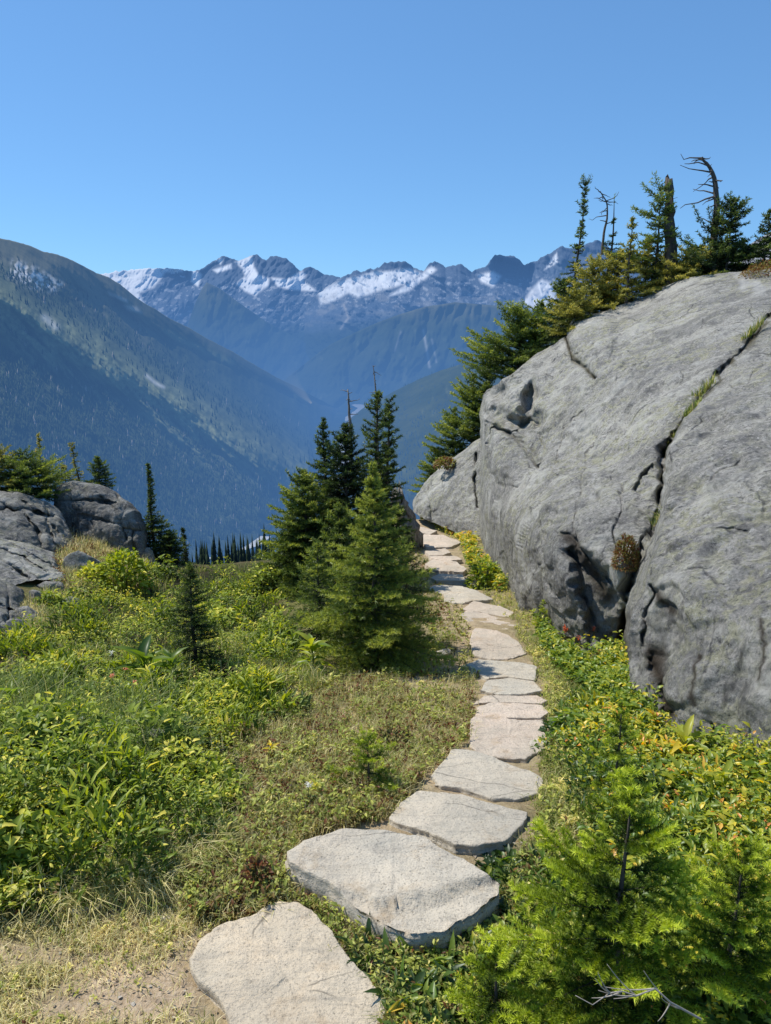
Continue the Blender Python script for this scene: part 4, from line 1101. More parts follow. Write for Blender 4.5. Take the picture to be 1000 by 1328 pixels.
# --- the cluster left of the path
p, h = stand(486, 858, 603)
fir('fir_tree', p, h, .52, 'tall bright green fir in front of the dark cluster, left of the path', nlev=23, nb=7, needle=N5, sp=.0017, seed=21, tint=.72, droop=.22, twig=.42,
    prof=lambda t: (1 - t) ** 1.0 * (1 - .25 * (t < .08)) + .02, trunk_r=.022)
def deep(px, depth, ybase):
    q = at(np.array([px]), np.array([664.]), np.array([depth]))[0]
    z = ground_z(q[0], q[1]); return np.array([q[0], q[1], float(z)])
def tall(px, Y, ytop):
    X = (px - 500) / FPX
    # solve x for distance Y
    v = (664 - ytop) / FPX
    x = X * (Y * math.cos(PITCH) + .45)
    p = np.array([x, Y, float(ground_z(x, Y))]); return p, h_for(p, ytop)
p, h = tall(423, 7.3, 543)
fir('fir_tree', p, h, .52, 'slim dark fir at the left of the dark cluster', nlev=24, nb=6, needle=N7, sp=.0036, seed=22, tint=.34, prof=lambda t: (1 - t) ** .8, twig=.4)
p, h = tall(450, 7.0, 552)
fir('fir_tree', p, h, .56, 'broad blackish fir in the middle of the dark cluster', nlev=24, nb=7, needle=N7, sp=.0030, seed=23, tint=.22, prof=lambda t: (1 - t) ** .6, twig=.45, ragged=.3)
p, h = tall(489, 7.4, 508)
fir('fir_tree', p, h, .38, 'tallest ragged fir of the dark cluster with a gappy top', nlev=24, nb=6, needle=N7, sp=.0036, seed=24, tint=.38, prof=lambda t: .35 + .65 * (1 - t) ** 1.1 if t < .85 else .3 * (1 - t) / .15 + .12, twig=.4, ragged=.4, gap=.12)
p, h = tall(503, 7.6, 520)
fir('fir_tree', p, h, .27, 'narrow dark fir at the right of the dark cluster beside the leaning stump', nlev=24, nb=6, needle=N7, sp=.0035, seed=25, tint=.32, prof=lambda t: .3 + .7 * (1 - t) ** .9, twig=.42, ragged=.35)
p, h = tall(440, 5.9, 655)
fir('fir_tree', p, h, .42, 'mid green young fir tucked between the bright fir and the dark cluster', nlev=18, nb=6, needle=N7, sp=.003, seed=26, tint=.48, prof=lambda t: (1 - t) ** .7, twig=.42)
p, h = tall(396, 6.8, 612)
fir('fir_tree', p, h, .60, 'spreading fir with long layered branches on the left side of the cluster', nlev=20, nb=7, needle=N7, sp=.0032, seed=27, tint=.58, prof=lambda t: (1 - t) ** .62, twig=.36, asym=(math.pi, .15), droop=.1, upturn=.15)
p, h = tall(376, 6.9, 690)
fir('fir_tree', p, h, .36, 'low bushy fir skirt at the far left edge of the cluster', nlev=14, nb=7, needle=N7, sp=.0034, seed=28, tint=.54, prof=lambda t: (1 - t) ** .6, twig=.4, asym=(math.pi, .2))
p, h = stand(415, 838, 705)
fir('fir_tree', p, h, .34, 'green young fir low at the left foot of the bright fir', nlev=16, nb=6, needle=N5, sp=.003, seed=29, tint=.55, prof=lambda t: (1 - t) ** .7, twig=.42)
p, h = stand(527, 838, 690)
fir('fir_tree', p, h, .26, 'dark young fir at the right foot of the bright fir, shading the path', nlev=16, nb=6, needle=N5, sp=.003, seed=30, tint=.38, prof=lambda t: (1 - t) ** .6, twig=.42)

# --- saplings in the left meadow
p, h = stand(254, 868, 733)
fir('fir_tree', p, h, .22, 'small lone sapling fir with a bare dark trunk in the left meadow', nlev=17, nb=6, needle=(.02, .003), sp=.0014, seed=31, tint=.36, prof=lambda t: (1 - t) ** .62 * (.75 if t < .15 else 1), twig=.42, base=.1)
p, h = tall(194, 8.6, 603)
fir('fir_tree', p, h, .36, 'slender spire fir with a broad skirt beside the dark dome boulder', nlev=30, nb=6, needle=N7, sp=.006, seed=32, tint=.34,
    prof=lambda t: .12 + .88 * max(0, (1 - t / .52)) ** .8 if t < .52 else .06 + .10 * (1 - t) / .48, twig=.4, asym=(0, .4))
p, h = tall(233, 9.3, 686)
fir('fir_tree', p, h, .07, 'thin dark needle-like snag fir right of the spire fir', nlev=16, nb=4, needle=N7, sp=.008, seed=33, tint=.15, prof=lambda t: 1 - .6 * t, twig=.3, gap=.3)
p, h = tall(215, 8.5, 690)
fir('fir_tree', p, h, .28, 'bushy dark fir at the foot of the spire fir', nlev=14, nb=6, needle=N7, sp=.006, seed=34, tint=.36, prof=lambda t: (1 - t) ** .5, twig=.42)
# --- on the left rocks
def perch(px, py, depth): return at(np.array([px]), np.array([py]), np.array([depth]))[0]
p = perch(34, 648, 8.9)
fir('fir_tree', p, h_for(p, 588), .52, 'wide wind-flattened fir spreading over the left rocks', nlev=11, nb=9, needle=N7, sp=.0048, seed=41, tint=.52, prof=lambda t: (1 - t) ** .35, twig=.38, ang_bot=0, ang_top=22, droop=.12, asym=(0.2, .25))
p = perch(-6, 640, 8.8)
fir('fir_tree', p, h_for(p, 580), .42, 'bushy fir cut off by the left edge above the rocks', nlev=11, nb=8, needle=N7, sp=.005, seed=42, tint=.5, prof=lambda t: (1 - t) ** .4, twig=.4, mat=M_FIR_GOLD)
p = perch(58, 640, 9.6)
fir('fir_tree', p, h_for(p, 563), .2, 'spindly pale fir with a few open branches above the left rocks', nlev=10, nb=5, needle=N7, sp=.007, seed=43, tint=.62, prof=lambda t: .9 * (1 - t) ** .7 if t > .3 else .4, twig=.3, gap=.2, mat=M_FIR_GOLD)
p = perch(103, 624, 9.9)
fir('fir_tree', p, h_for(p, 576), .07, 'tiny bent sapling on top of the dark dome boulder', nlev=9, nb=4, needle=N7, sp=.009, seed=44, tint=.5, prof=lambda t: 1 - .3 * t, twig=.3, lean=(-.12, 0), mat=M_FIR_GOLD)
p = perch(130, 632, 9.6)
fir('fir_tree', p, h_for(p, 594), .23, 'compact cone-shaped little fir on the crown of the dark dome boulder', nlev=11, nb=7, needle=N7, sp=.005, seed=45, tint=.42, prof=lambda t: (1 - t) ** .55, twig=.42)
p = perch(86, 634, 10.0)
fir('fir_tree', p, h_for(p, 606), .2, 'low tuft of fir between the wind-flattened fir and the dome boulder', nlev=7, nb=6, needle=N7, sp=.006, seed=46, tint=.5, prof=lambda t: (1 - t) ** .4, twig=.42, mat=M_FIR_GOLD)

# --- trees above and behind the big outcrop
p = perch(739, 432, 11.2)
fir('fir_tree', p, h_for(p, 240), .36, 'leaning narrow spire fir standing up at the left end of the outcrop\'s trees', nlev=26, nb=5, needle=N10, sp=.0095, seed=51, tint=.40,
    prof=lambda t: .3 + .7 * max(0, 1 - t / .55) if t < .62 else .26 + .14 * math.sin(t * 40), twig=.4, lean=(.05, 0), ragged=.4, gap=.1, trunk_r=.03)
p = perch(728, 452, 10.9)
fir('fir_tree', p, .95, .55, 'dark dense fir skirt under the leaning spire fir', nlev=13, nb=7, needle=N10, sp=.008, seed=52, tint=.38, prof=lambda t: (1 - t) ** .5, twig=.4)
p = perch(783, 405, 11.0)
fir('fir_tree', p, h_for(p, 252), .34, 'fir with a dead hooked double top behind the golden shrubs', nlev=20, nb=5, needle=N10, sp=.0095, seed=53, tint=.4, prof=lambda t: .9 * (1 - t) ** .7 if t < .6 else .12, twig=.4, gap=.15, top_bare=.4, curve=.05, ragged=.4)
krum = [(765, 408, 336, .5, 61, 'golden green krummholz shrub at the left of the outcrop top'), (800, 398, 326, .45, 62, 'golden krummholz shrub hanging over the top seam of the outcrop'), (812, 386, 284, .22, 63, 'upright olive fir shrub in the middle of the outcrop top'),
        (835, 382, 318, .42, 64, 'dense rounded krummholz shrub left of the broken trunk'), (862, 372, 326, .42, 65, 'yellow-green low shrub around the foot of the broken trunk'), (893, 362, 330, .4, 66, 'low olive shrub right of the broken trunk'), (905, 358, 322, .3, 67, 'small pale young fir on the outcrop crest below the curved snag'),
        (780, 418, 372, .42, 68, 'trailing golden shrub spilling down the outcrop edge beside the dark seam'), (745, 424, 380, .4, 69, 'green-gold shrub beneath the leaning spire fir')]
for px, py, yt, r_, sd_, lab in krum:
    p = perch(px, py + 8, 10.25 + .3 * (sd_ % 3) - .0012 * (px - 740))
    fir('krummholz', p, max(.3, h_for(p, yt)), r_, lab, nlev=12, nb=7, needle=N10, sp=.0078, seed=sd_, tint=.55, prof=lambda t: (1 - t) ** .45, twig=.42, mat=M_FIR_GOLD, ang_bot=5, ang_top=60, ragged=.55, cat='shrub fir', gap=.2)
p = perch(848, 372, 10.4)
fir('fir_tree', p, h_for(p, 246), .36, 'ragged olive fir with tufted branches leaning on the broken trunk', nlev=18, nb=5, needle=N10, sp=.0085, seed=54, tint=.5, prof=lambda t: .45 + .45 * math.sin(t * 3.0), twig=.42, gap=.18, ragged=.5, asym=(math.pi, .4), top_bare=.05)
p = perch(942, 350, 9.9)
fir('fir_tree', p, h_for(p, 262), .24, 'dark short-trunked fir with stubby tufts right of the curved snag', nlev=12, nb=6, needle=N10, sp=.008, seed=55, tint=.3, base=.45, prof=lambda t: .55 + .5 * math.sin((t - .45) * 5) if t < .95 else .3, twig=.42, ragged=.4)
p = perch(948, 358, 10.1)
fir('fir_tree', p, .42, .62, 'low dark spreading fir on the outcrop crest beneath the short-trunked fir', nlev=8, nb=9, needle=N10, sp=.008, seed=56, tint=.28, prof=lambda t: (1 - t) ** .3, twig=.36, ang_bot=5, ang_top=20)
p = perch(925, 355, 10.0)
fir('fir_tree', p, h_for(p, 285), .42, 'dark fir with upswept branches at the foot of the curved snag', nlev=10, nb=6, needle=N10, sp=.008, seed=57, tint=.3, gap=.3, ragged=.5, prof=lambda t: (1 - t) ** .4, ang_bot=15, ang_top=55, twig=.3, asym=(math.pi, .5), upturn=.5)
p = perch(990, 350, 9.6)
fir('fir_tree', p, h_for(p, 275), .33, 'dark fir at the right edge of the view on the outcrop crest', nlev=13, nb=6, needle=N10, sp=.008, seed=58, tint=.36, prof=lambda t: (1 - t) ** .5, twig=.42, asym=(0, .3))
# firs growing behind the nose of the outcrop
for px, py, d, yt, r_, sd_, lab, ly in ((672, 478, 11.4, 402, .8, 71, 'drooping fir reaching left over the outcrop\'s nose', math.pi), (700, 462, 11.6, 395, .6, 72, 'dark green fir behind the upper nose of the outcrop', math.pi), (612, 580, 12.4, 488, .5, 73, 'bright green fir bush below the outcrop\'s nose', math.pi),
                                     (588, 598, 12.6, 530, .42, 74, 'lower bright green fir bush left of the outcrop\'s nose', math.pi), (632, 545, 12.0, 470, .5, 75, 'fir bush squeezed behind the nose of the outcrop', math.pi), (566, 622, 12.8, 585, .35, 76, 'small olive fir bush at the end of the low rock hump', math.pi)):
    p = perch(px, py, d)
    fir('fir_tree', p - np.array([0, 0, .25]), h_for(p, yt) + .25, r_, lab, nlev=14, nb=7, needle=N10, sp=.0075, seed=sd_, tint=.56, prof=lambda t: (1 - t) ** .5, twig=.36, asym=(ly, .35), droop=.05, upturn=.1, ang_bot=8, ragged=.35, gap=.05)

# --- foreground saplings, right
NF = (.0135, .0022)
p, h = stand(790, 1335, 1030)
SAP = p
fir('fir_sapling', p, h, .262, 'largest bright green fir sapling at the front right, beside the path', nlev=15, nb=6, needle=NF, sp=.00042, seed=81, tint=.64, prof=lambda t: (1 - t) ** .5 + .05, twig=.55, young=True, mat=M_FIR_YOUNG, cat='fir sapling', droop=.15, upturn=.2, trunk_r=.012, gap=.12, ragged=.35, asym=(math.pi, .12))
p, h = stand(932, 1345, 1098)
fir('fir_sapling', p, h, .20, 'yellow-green fir sapling in the lower right corner', nlev=13, nb=6, needle=NF, sp=.00046, seed=82, tint=.68, prof=lambda t: (1 - t) ** .5 + .03, twig=.42, young=True, mat=M_FIR_YOUNG, cat='fir sapling', droop=.1, trunk_r=.008)
p, h = stand(796, 1045, 915)
fir('fir_sapling', p, h, .115, 'small darker fir sapling between the path and the yellow leaves', nlev=11, nb=5, needle=NF, sp=.0006, seed=83, tint=.62, prof=lambda t: (1 - t) ** .5 + .03, twig=.42, young=True, mat=M_FIR_YOUNG, cat='fir sapling', trunk_r=.006)
p, h = stand(640, 1345, 1235)
fir('fir_sapling', p, h, .17, 'low spreading fir sapling at the bottom edge, left of the largest sapling', nlev=7, nb=7, needle=NF, sp=.00048, seed=84, tint=.64, prof=lambda t: (1 - t) ** .4, twig=.42, young=True, mat=M_FIR_YOUNG, cat='fir sapling', ang_bot=12, trunk_r=.007)
p, h = stand(478, 1022, 958)
fir('fir_sapling', p, max(h, .12), .15, 'low bushy fir seedling in the grass left of the flagstones', nlev=7, nb=6, needle=NF, sp=.0008, seed=85, tint=.64, prof=lambda t: (1 - t) ** .4, twig=.42, young=True, mat=M_FIR_YOUNG, cat='fir sapling', ang_bot=12, trunk_r=.005)
p, h = stand(703, 815, 780)
fir('fir_sapling', p, max(h, .12), .09, 'ferny yellow-green fir seedling against the foot of the outcrop', nlev=7, nb=6, needle=(.02, .003), sp=.0022, seed=86, tint=.75, prof=lambda t: (1 - t) ** .4, twig=.42, young=True, mat=M_FIR_YOUNG, cat='fir sapling', ang_bot=25, trunk_r=.005)

# --- dead wood
def snag(name, pts, r0, r1, label, nbr, blen, seed, mat=None, cat='dead tree', jag=False, bdir=None, k=8):
    R_ = np.random.default_rng(seed)
    pts = np.asarray(pts, float); base = pts[0].copy(); L = pts - base
    root = empty(name, base); tag(root, label, cat)
    tt = np.linspace(0, 1, 14); src = np.linspace(0, 1, len(L))
    P = np.stack([np.interp(tt, src, L[:, i]) for i in range(3)], -1)
    P[:, :2] += R_.normal(0, r0 * .12, (14, 2))
    W = Acc(); W.tube(P, np.linspace(r0, r1, 14), k)
    if jag:
        V = W.V[0].reshape(14, k, 3)
        V += (0.16 * r0) * R_.normal(size=(14, k, 3)) * 1.0
        V[-1, :, 2] += R_.uniform(-2.2, 2.6, k) * r1
        V[-2, :, 2] += R_.uniform(-.5, .5, k) * r1
    if nbr:
        B = W
        for i in range(nbr):
            t = R_.uniform(.2, 1); o = np.array([np.interp(t, src, L[:, j]) for j in range(3)])
            az = R_.uniform(0, 6.28) if bdir is None else bdir + R_.normal(0, 1.1)
            l = blen * R_.uniform(.12, 1.2) * (1.15 - .6 * t); s = np.linspace(0, 1, 5)[:, None]
            d = np.array([math.cos(az), .6 * math.sin(az), R_.uniform(-.35, .35)])
            B.tube(o + d * l * s + np.array([0, 0, R_.uniform(-.35, .25)]) * l * s ** 2 + R_.normal(0, .06, (5, 3)) * l * s, np.linspace(.006, .0016, 5) * (blen * 3 + .4), 4)
    W.build('trunk', mat or M_DEAD, root, True)
    return root
def poly3(lst, depth): return [perch(x, y, depth) for x, y in lst]
snag('broken_tree', poly3([(871, 378), (870, 330), (868, 290), (868, 262), (868, 238)], 10.2), .085, .045, 'thick broken grey-brown trunk with a splintered top above the outcrop', 4, .25, 1, M_BARK, jag=True, k=12)
snag('dead_tree', poly3([(923, 352), (924, 320), (929, 280), (929, 255), (927, 235), (923, 222), (916, 211), (909, 204)], 10.0), .055, .012, 'tall dead tree with a tip curving left, on the outcrop crest', 26, .55, 2, M_BARK, bdir=math.pi)
snag('dead_tree', poly3([(780, 330), (784, 300), (788, 280), (787, 262), (778, 248)], 11.0), .022, .006, 'thin dead hooked snag rising from the golden shrubs', 16, .35, 3, M_BARK)
snag('dead_tree', poly3([(456, 640), (455, 560), (453, 530), (451, 505)], 7.5), .022, .006, 'bare brown snag poking out of the dark cluster in front of the river', 14, .16, 4, M_DEAD)
snag('dead_tree', poly3([(490, 620), (489, 540), (487, 500), (484, 474)], 7.6), .016, .003, 'thin bare needle-like snag, highest point of the dark cluster', 10, .14, 5, M_DEAD)
p0 = deep(537, 9.2, 0)
snag('tree_stump', [p0 - np.array([0, 0, .1]), p0 + np.array([-.05, 0, .22]), p0 + np.array([-.13, 0, .46]), p0 + np.array([-.21, .02, .68])], .13, .09, 'weathered grey broken stump leaning left at the crest of the path', 0, 0, 6, M_DEAD, 'tree stump', jag=True, k=16)
# pale dead twig lying over the bottom right saplings
q0 = at(np.array([905.]), np.array([1312.]), np.array([1.44]))[0]; q1 = at(np.array([745.]), np.array([1296.]), np.array([1.37]))[0]
root = empty('dead_branch', q0); tag(root, 'bare pale forked twig lying across the base of the front right saplings', 'dead branch')
W = Acc(); dl = q1 - q0; s = np.linspace(0, 1, 9)[:, None]
main = dl * s + np.array([0, 0, .035]) * np.sin(s * 3.1) + rng.normal(0, .006, (9, 3)); W.tube(main, np.linspace(.0024, .0006, 9), 6)
for f, dx, dz, l in ((.15, -.8, .3, .06), (.62, -.9, .2, .09), (.75, -.6, .8, .05), (.48, -.9, -.1, .11), (.25, -.6, .5, .09), (.4, -.8, -.35, .10), (.55, -.7, .5, .08), (.7, -.8, -.5, .07), (.3, -.3, -.7, .08), (.85, -.8, .5, .04)):
    o = main[int(f * 8)]; W.tube(o + np.array([dx, rng.uniform(-.3, .2), dz]) * l * np.linspace(0, 1, 6)[:, None] + np.array([0, 0, .02]) * np.linspace(0, 1, 6)[:, None] ** 2, np.linspace(.0016, .0005, 6), 5)
mt = MT('pale_twig'); M_TWIG = mt.done(mt.principled(mt.mix(mt.noise(mt.coord(), 90, 4), (.20, .17, .13), (.56, .50, .42)), .8))
W.build('twig', M_TWIG, root, True)
# ================================================================== MEADOW
def leaves(acc, p, d, up, ln, wd, tint, fold=.25, droop=.3):
    """pointed leaves with a midrib fold, 4 quads each, bending down towards the tip"""
    n = len(p)
    d = norm(d); sd = norm(np.cross(d, up) + 1e-5); nn = norm(np.cross(sd, d))
    L = ln[:, None]; W_ = wd[:, None] * .5
    m1 = p + d * L * .38 + nn * L * .05
    m2 = p + d * L * .74 + nn * L * (-.10 * droop / .3)
    tp = p + d * L - nn * L * droop
    e1 = nn * W_ * fold * 2; 
    V = np.stack([p, m1 - e1 * .4, m2 - e1 * .3, tp, m1 - sd * W_ + e1 * .6, m1 + sd * W_ + e1 * .6, m2 - sd * W_ * .68 + e1 * .3, m2 + sd * W_ * .68 + e1 * .3], 1)
    q = np.array([[0, 1, 4, 0], [0, 5, 1, 0]])
    F4 = np.array([[4, 1, 2, 6], [1, 5, 7, 2]]); F3 = np.array([[0, 1, 4], [0, 5, 1], [6, 2, 3], [2, 7, 3]])
    o = (np.arange(n) * 8)[:, None, None]
    n0 = acc.n
    acc.add(V.reshape(-1, 3), (F4[None] + o).reshape(-1, 4), np.repeat(tint, 2))
    acc.F.append((F3[None] + o).reshape(-1, 3) + n0); acc.T.append(np.repeat(tint, 4))
def blades(acc, p, d, ln, wd, tint, bend=.5):
    """grass blades: d is the leaning direction in the plane"""
    n = len(p); sd = norm(np.stack([-d[:, 1], d[:, 0], 0 * d[:, 0]], -1) + 1e-6) * wd[:, None] * .5
    z = np.array([0, 0, 1.]); L = ln[:, None]
    if np.ndim(bend): bend = np.asarray(bend)[:, None]
    m = p + z * L * .55 + d * L * .22 * bend
    t = p + z * L * (1 - .35 * bend) + d * L * .75 * bend
    V = np.stack([p - sd, p + sd, m + sd * .75, m - sd * .75, t], 1).reshape(-1, 3)
    o = np.arange(n)[:, None] * 5; n0 = acc.n
    acc.add(V, np.array([[0, 1, 2, 3]]) + o, tint)
    acc.F.append(np.array([[3, 2, 4]]) + o + n0); acc.T.append(np.asarray(tint))
def rdir(n, el0, el1):
    a = rng.uniform(0, 6.283, n); e = np.radians(rng.uniform(el0, el1, n))
    return np.stack([np.cos(a) * np.cos(e), np.sin(a) * np.cos(e), np.sin(e)], -1)

def sample(poly, n, stone_gap=0.03, path_gap=0.0, dens=None):
    pts = np.array(poly, float); lo, hi_ = pts.min(0), pts.max(0)
    m = int(n * 1.0 * (hi_[0] - lo[0]) * (hi_[1] - lo[1]) / max(1, abs(sum(poly[i][0] * poly[(i + 1) % len(poly)][1] - poly[(i + 1) % len(poly)][0] * poly[i][1] for i in range(len(poly))) / 2)))
    x = rng.uniform(lo[0], hi_[0], m); y = rng.uniform(lo[1], hi_[1], m)
    k = inpoly(poly, x, y)
    if dens is not None: k &= rng.random(m) < dens(x, y)
    x, y = x[k], y[k]
    P, okk = hit(x, y)
    k = okk & ~on_stone(P[:, 0], P[:, 1], stone_gap)
    if path_gap: k &= np.abs(P[:, 0] - np.interp(P[:, 1], PATHX[:, 0], PATHX[:, 1])) > path_gap
    return P[k], x[k], y[k]

G_LEAF = [(0.0, (0.018, 0.032, 0.008)), (0.3, (0.06, 0.095, 0.014)), (0.6, (0.145, 0.185, 0.022)), (0.82, (0.25, 0.265, 0.035)), (1.0, (0.38, 0.33, 0.06))]
M_HERB = leaf_mat('herb_leaves', G_LEAF, .34, .45, .16)
M_HEATH = leaf_mat('heath_leaves', [(0.0, (0.06, 0.022, 0.012)), (0.16, (0.16, 0.06, 0.025)), (0.36, (0.14, 0.12, 0.035)), (0.6, (0.15, 0.18, 0.035)), (0.85, (0.27, 0.27, 0.055)), (1.0, (0.42, 0.34, 0.12))], .3, .5, .2)
M_YEL = leaf_mat('yellowing_leaves', [(0.0, (0.03, 0.06, 0.012)), (0.4, (0.10, 0.16, 0.022)), (0.65, (0.24, 0.25, 0.03)), (0.85, (0.42, 0.33, 0.035)), (1.0, (0.42, 0.17, 0.05))], .4, .4, .3)
M_GRASS = leaf_mat('meadow_grass', [(0.0, (0.03, 0.05, 0.014)), (0.35, (0.08, 0.12, 0.025)), (0.6, (0.15, 0.18, 0.045)), (0.8, (0.27, 0.24, 0.10)), (1.0, (0.42, 0.36, 0.20))], .35, .5, .2)
M_STEM = leaf_mat('stems', [(0.0, (0.05, 0.05, 0.02)), (1.0, (0.14, 0.15, 0.05))], .2)

def herb_field(acc, P, hgt, nleaf, ln, wr, tint, tj=.13, el=(-5, 55), stems=True, grad=.4, fold=.25, droop=.3):
    """leafy plants: every plant has a stem with leaves up its height"""
    n = len(P)
    hgt = np.broadcast_to(hgt, (n,)); ln = np.broadcast_to(ln, (n,)); tint = np.broadcast_to(tint, (n,))
    i = np.repeat(np.arange(n), nleaf); m = len(i)
    t = rng.uniform(.15, 1.0, m) ** .75
    lean = rng.normal(0, .22, (n, 2))
    b = P[i].copy(); b[:, :2] += lean[i] * (hgt[i] * t)[:, None]; b[:, 2] += hgt[i] * t - .005
    b[:, :2] += rng.normal(0, .12, (m, 2)) * hgt[i][:, None]
    d = rdir(m, *el)
    L = ln[i] * rng.uniform(.55, 1.2, m)
    tv = np.clip(tint[i] + rng.normal(0, tj, m) + grad * (t - .65), 0, 1)  # lower leaves tinted darker as painted shade
    leaves(acc, b, d, np.array([0, 0, 1.]) + rng.normal(0, .25, (m, 3)), L, L * wr * rng.uniform(.8, 1.2, m), tv, fold, droop)

LUSH = [(-140, 880), (0, 842), (30, 825), (80, 770), (140, 742), (200, 742), (330, 734), (360, 780), (395, 845), (420, 880), (330, 915), (300, 950), (330, 1010), (320, 1070), (260, 1105), (230, 1140), (150, 1165), (60, 1185), (-140, 1210)]
MID = [(230, 1120), (320, 1060), (320, 1000), (290, 950), (340, 905), (420, 875), (520, 880), (620, 880), (610, 960), (560, 1000), (500, 1060), (380, 1090), (370, 1180), (250, 1200)]
DRY = [(-140, 1195), (60, 1180), (200, 1150), (300, 1090), (370, 1100), (375, 1180), (280, 1200), (235, 1250), (290, 1400), (-140, 1400)]
RIGHT = [(690, 800), (740, 850), (800, 905), (840, 935), (900, 975), (1000, 1000), (1140, 1060), (1140, 1400), (840, 1400), (780, 1180), (750, 1060), (745, 980), (720, 880)]
VERGE_R = [(540, 660), (600, 690), (640, 740), (690, 795), (760, 870), (830, 930), (780, 1060), (700, 1100), (700, 1010), (715, 950), (700, 880), (670, 820), (620, 760), (600, 720)]
VERGE_L = [(480, 880), (620, 880), (612, 820), (590, 780), (556, 740), (540, 700), (520, 690), (500, 690), (520, 760), (560, 830)]
FRONT = [(370, 1180), (400, 1165), (480, 1200), (600, 1205), (650, 1160), (690, 1080), (760, 1060), (800, 1180), (860, 1400), (510, 1400), (480, 1270), (400, 1190)]
EVERY = [(-140, 745), (330, 732), (520, 690), (540, 665), (640, 740), (830, 930), (1000, 1000), (1140, 1050), (1140, 1400), (-140, 1400), (-140, 880), (60, 780)]

# --- leafy meadow on the left: many mounds of different plants with gaps between
A = Acc()
edge_ = lambda x, y: smooth(-8, 45, np.where(inpoly(LUSH, x, y), polydist(LUSH, x, y, True), 0) + 60 * pxn(x, y, 50, 30, 97., 3)) * .9 + .1
P, x, y = sample(LUSH, 5200, .08, dens=lambda x, y: edge_(x, y) * smooth(-.22, .05, pxn(x, y, 22, 15, 98., 3)))
pat = pxn(x, y, 60, 35, 91., 3)
herb_field(A, P, np.clip(.05 + .05 * pat + .04 * rng.random(len(P)), .02, .2), 10, .018 + .016 * rng.random(len(P)), .42, .56 + .6 * pat + rng.normal(0, .1, len(P)), el=(-5, 62))
def clumps(acc, poly, n, dens, dt=0.0, hk=1.0, warm=0.0, chk=False):
    Cc, cx_, cy_ = sample(poly, n, .12, dens=dens)
    for c_, px_, py_ in zip(Cc, cx_, cy_):
        far = 1 - smooth(780, 1000, py_)
        tall_ = 1 if (py_ > 985 and px_ < 240) else .62
        r_ = rng.uniform(.07, .22); h_ = (.06 + .30 * rng.random() ** 1.6) * tall_ * hk * hk * (1 + .35 * far)
        kind = rng.random(); m_ = int((26 + 620 * r_ * r_ * 10) * (1.0 if py_ > 900 else .8)); m_ = min(int(m_ * 1.25), 330)
        if kind < .5:   ln_, wr_, el_, tn_ = rng.uniform(.018, .034), .42, (-5, 60), rng.uniform(.40, .64)
        elif kind < .75: ln_, wr_, el_, tn_ = rng.uniform(.04, .068), .20, (25, 80), rng.uniform(.44, .70)
        elif kind < .9: ln_, wr_, el_, tn_ = rng.uniform(.034, .052), .5, (-10, 50), rng.uniform(.40, .60)
        else:           ln_, wr_, el_, tn_ = rng.uniform(.016, .026), .5, (0, 70), rng.uniform(.7, .9)
        ph = rng.uniform(0, 6.283, m_); rr = np.sqrt(rng.random(m_))
        sx, sy = r_ * rr * np.cos(ph), r_ * .8 * rr * np.sin(ph)
        if chk:
            k_ = ~on_stone(c_[0] + sx, c_[1] + sy, .06); sx, sy, rr = sx[k_], sy[k_], rr[k_]; m_ = len(sx)
            if m_ < 3: continue
        hz_ = h_ * (1 - .75 * rr ** 2) * rng.uniform(.45, 1.12, m_)
        b_ = np.stack([c_[0] + sx, c_[1] + sy, ground_z(c_[0] + sx, c_[1] + sy) + hz_], -1)
        d_ = norm(rdir(m_, *el_) + .5 * np.stack([sx, sy, 0 * sx], -1) / r_)
        L_ = ln_ * rng.uniform(.6, 1.25, m_); dead_ = (rng.random(m_) < .05) * .5
        leaves(acc, b_, d_, np.array([0, 0, 1.]) + rng.normal(0, .3, (m_, 3)), L_, L_ * wr_ * rng.uniform(.8, 1.2, m_), np.clip(tn_ + rng.normal(0, .10, m_) + .75 * (hz_ / h_ - .72) + dead_ + dt + warm * rng.normal(0, .2), 0, 1), rng.uniform(.15, .5), rng.uniform(.1, .4))  # low inner leaves tinted darker to paint shade inside each mound
clumps(A, [(-140, 890), (0, 850), (40, 812), (90, 762), (140, 748), (335, 740), (360, 790), (410, 850), (425, 890), (350, 930), (310, 980), (320, 1040), (240, 1095), (180, 1130), (60, 1160), (-140, 1180)], 470, lambda x, y: .55 + .45 * smooth(1000, 800, y))
tag(A.build('meadow_plants', M_HERB), 'dense bright green leafy plants filling the left meadow', 'meadow plants', kind='stuff')

# --- low reddish heath and small leaves everywhere else
A = Acc()
def low_cover(poly, n, tint, hg, ln, nl=9, sg=.02, dens=None, tj=.16):
    P, x, y = sample(poly, n, sg, dens=dens)
    pat = pxn(x, y, 45, 26, 93., 4, .6)
    herb_field(A, P, hg * rng.uniform(.5, 1.5, len(P)) * (1 + pat), nl, ln * rng.uniform(.7, 1.3, len(P)), .45, np.clip(tint + 1.15 * pat, .02, .98), tj, (0, 70))
notdirt = lambda x, y: np.clip(1.15 + 1.4 * pxn(x, y, 40, 18, 99., 3) - sum(k * np.exp(-(((x - sx) / rx) ** 2 + ((y - sy) / ry) ** 2) ** 1.5) for sx, sy, rx, ry, k in DIRT_SPOTS), .05, 1)
low_cover(MID, 3600, .40, .045, .019, dens=notdirt)
low_cover(VERGE_L, 900, .48, .035, .022, dens=notdirt)
low_cover(VERGE_R, 1700, .66, .032, .017, dens=notdirt)
low_cover(FRONT, 2300, .46, .04, .016, dens=notdirt)
low_cover(DRY, 800, .6, .02, .012, 6, dens=notdirt)
low_cover([(70, 695), (195, 735), (195, 765), (120, 770), (70, 765)], 500, .3, .07, .03)
low_cover(LUSH, 1300, .35, .06, .02)
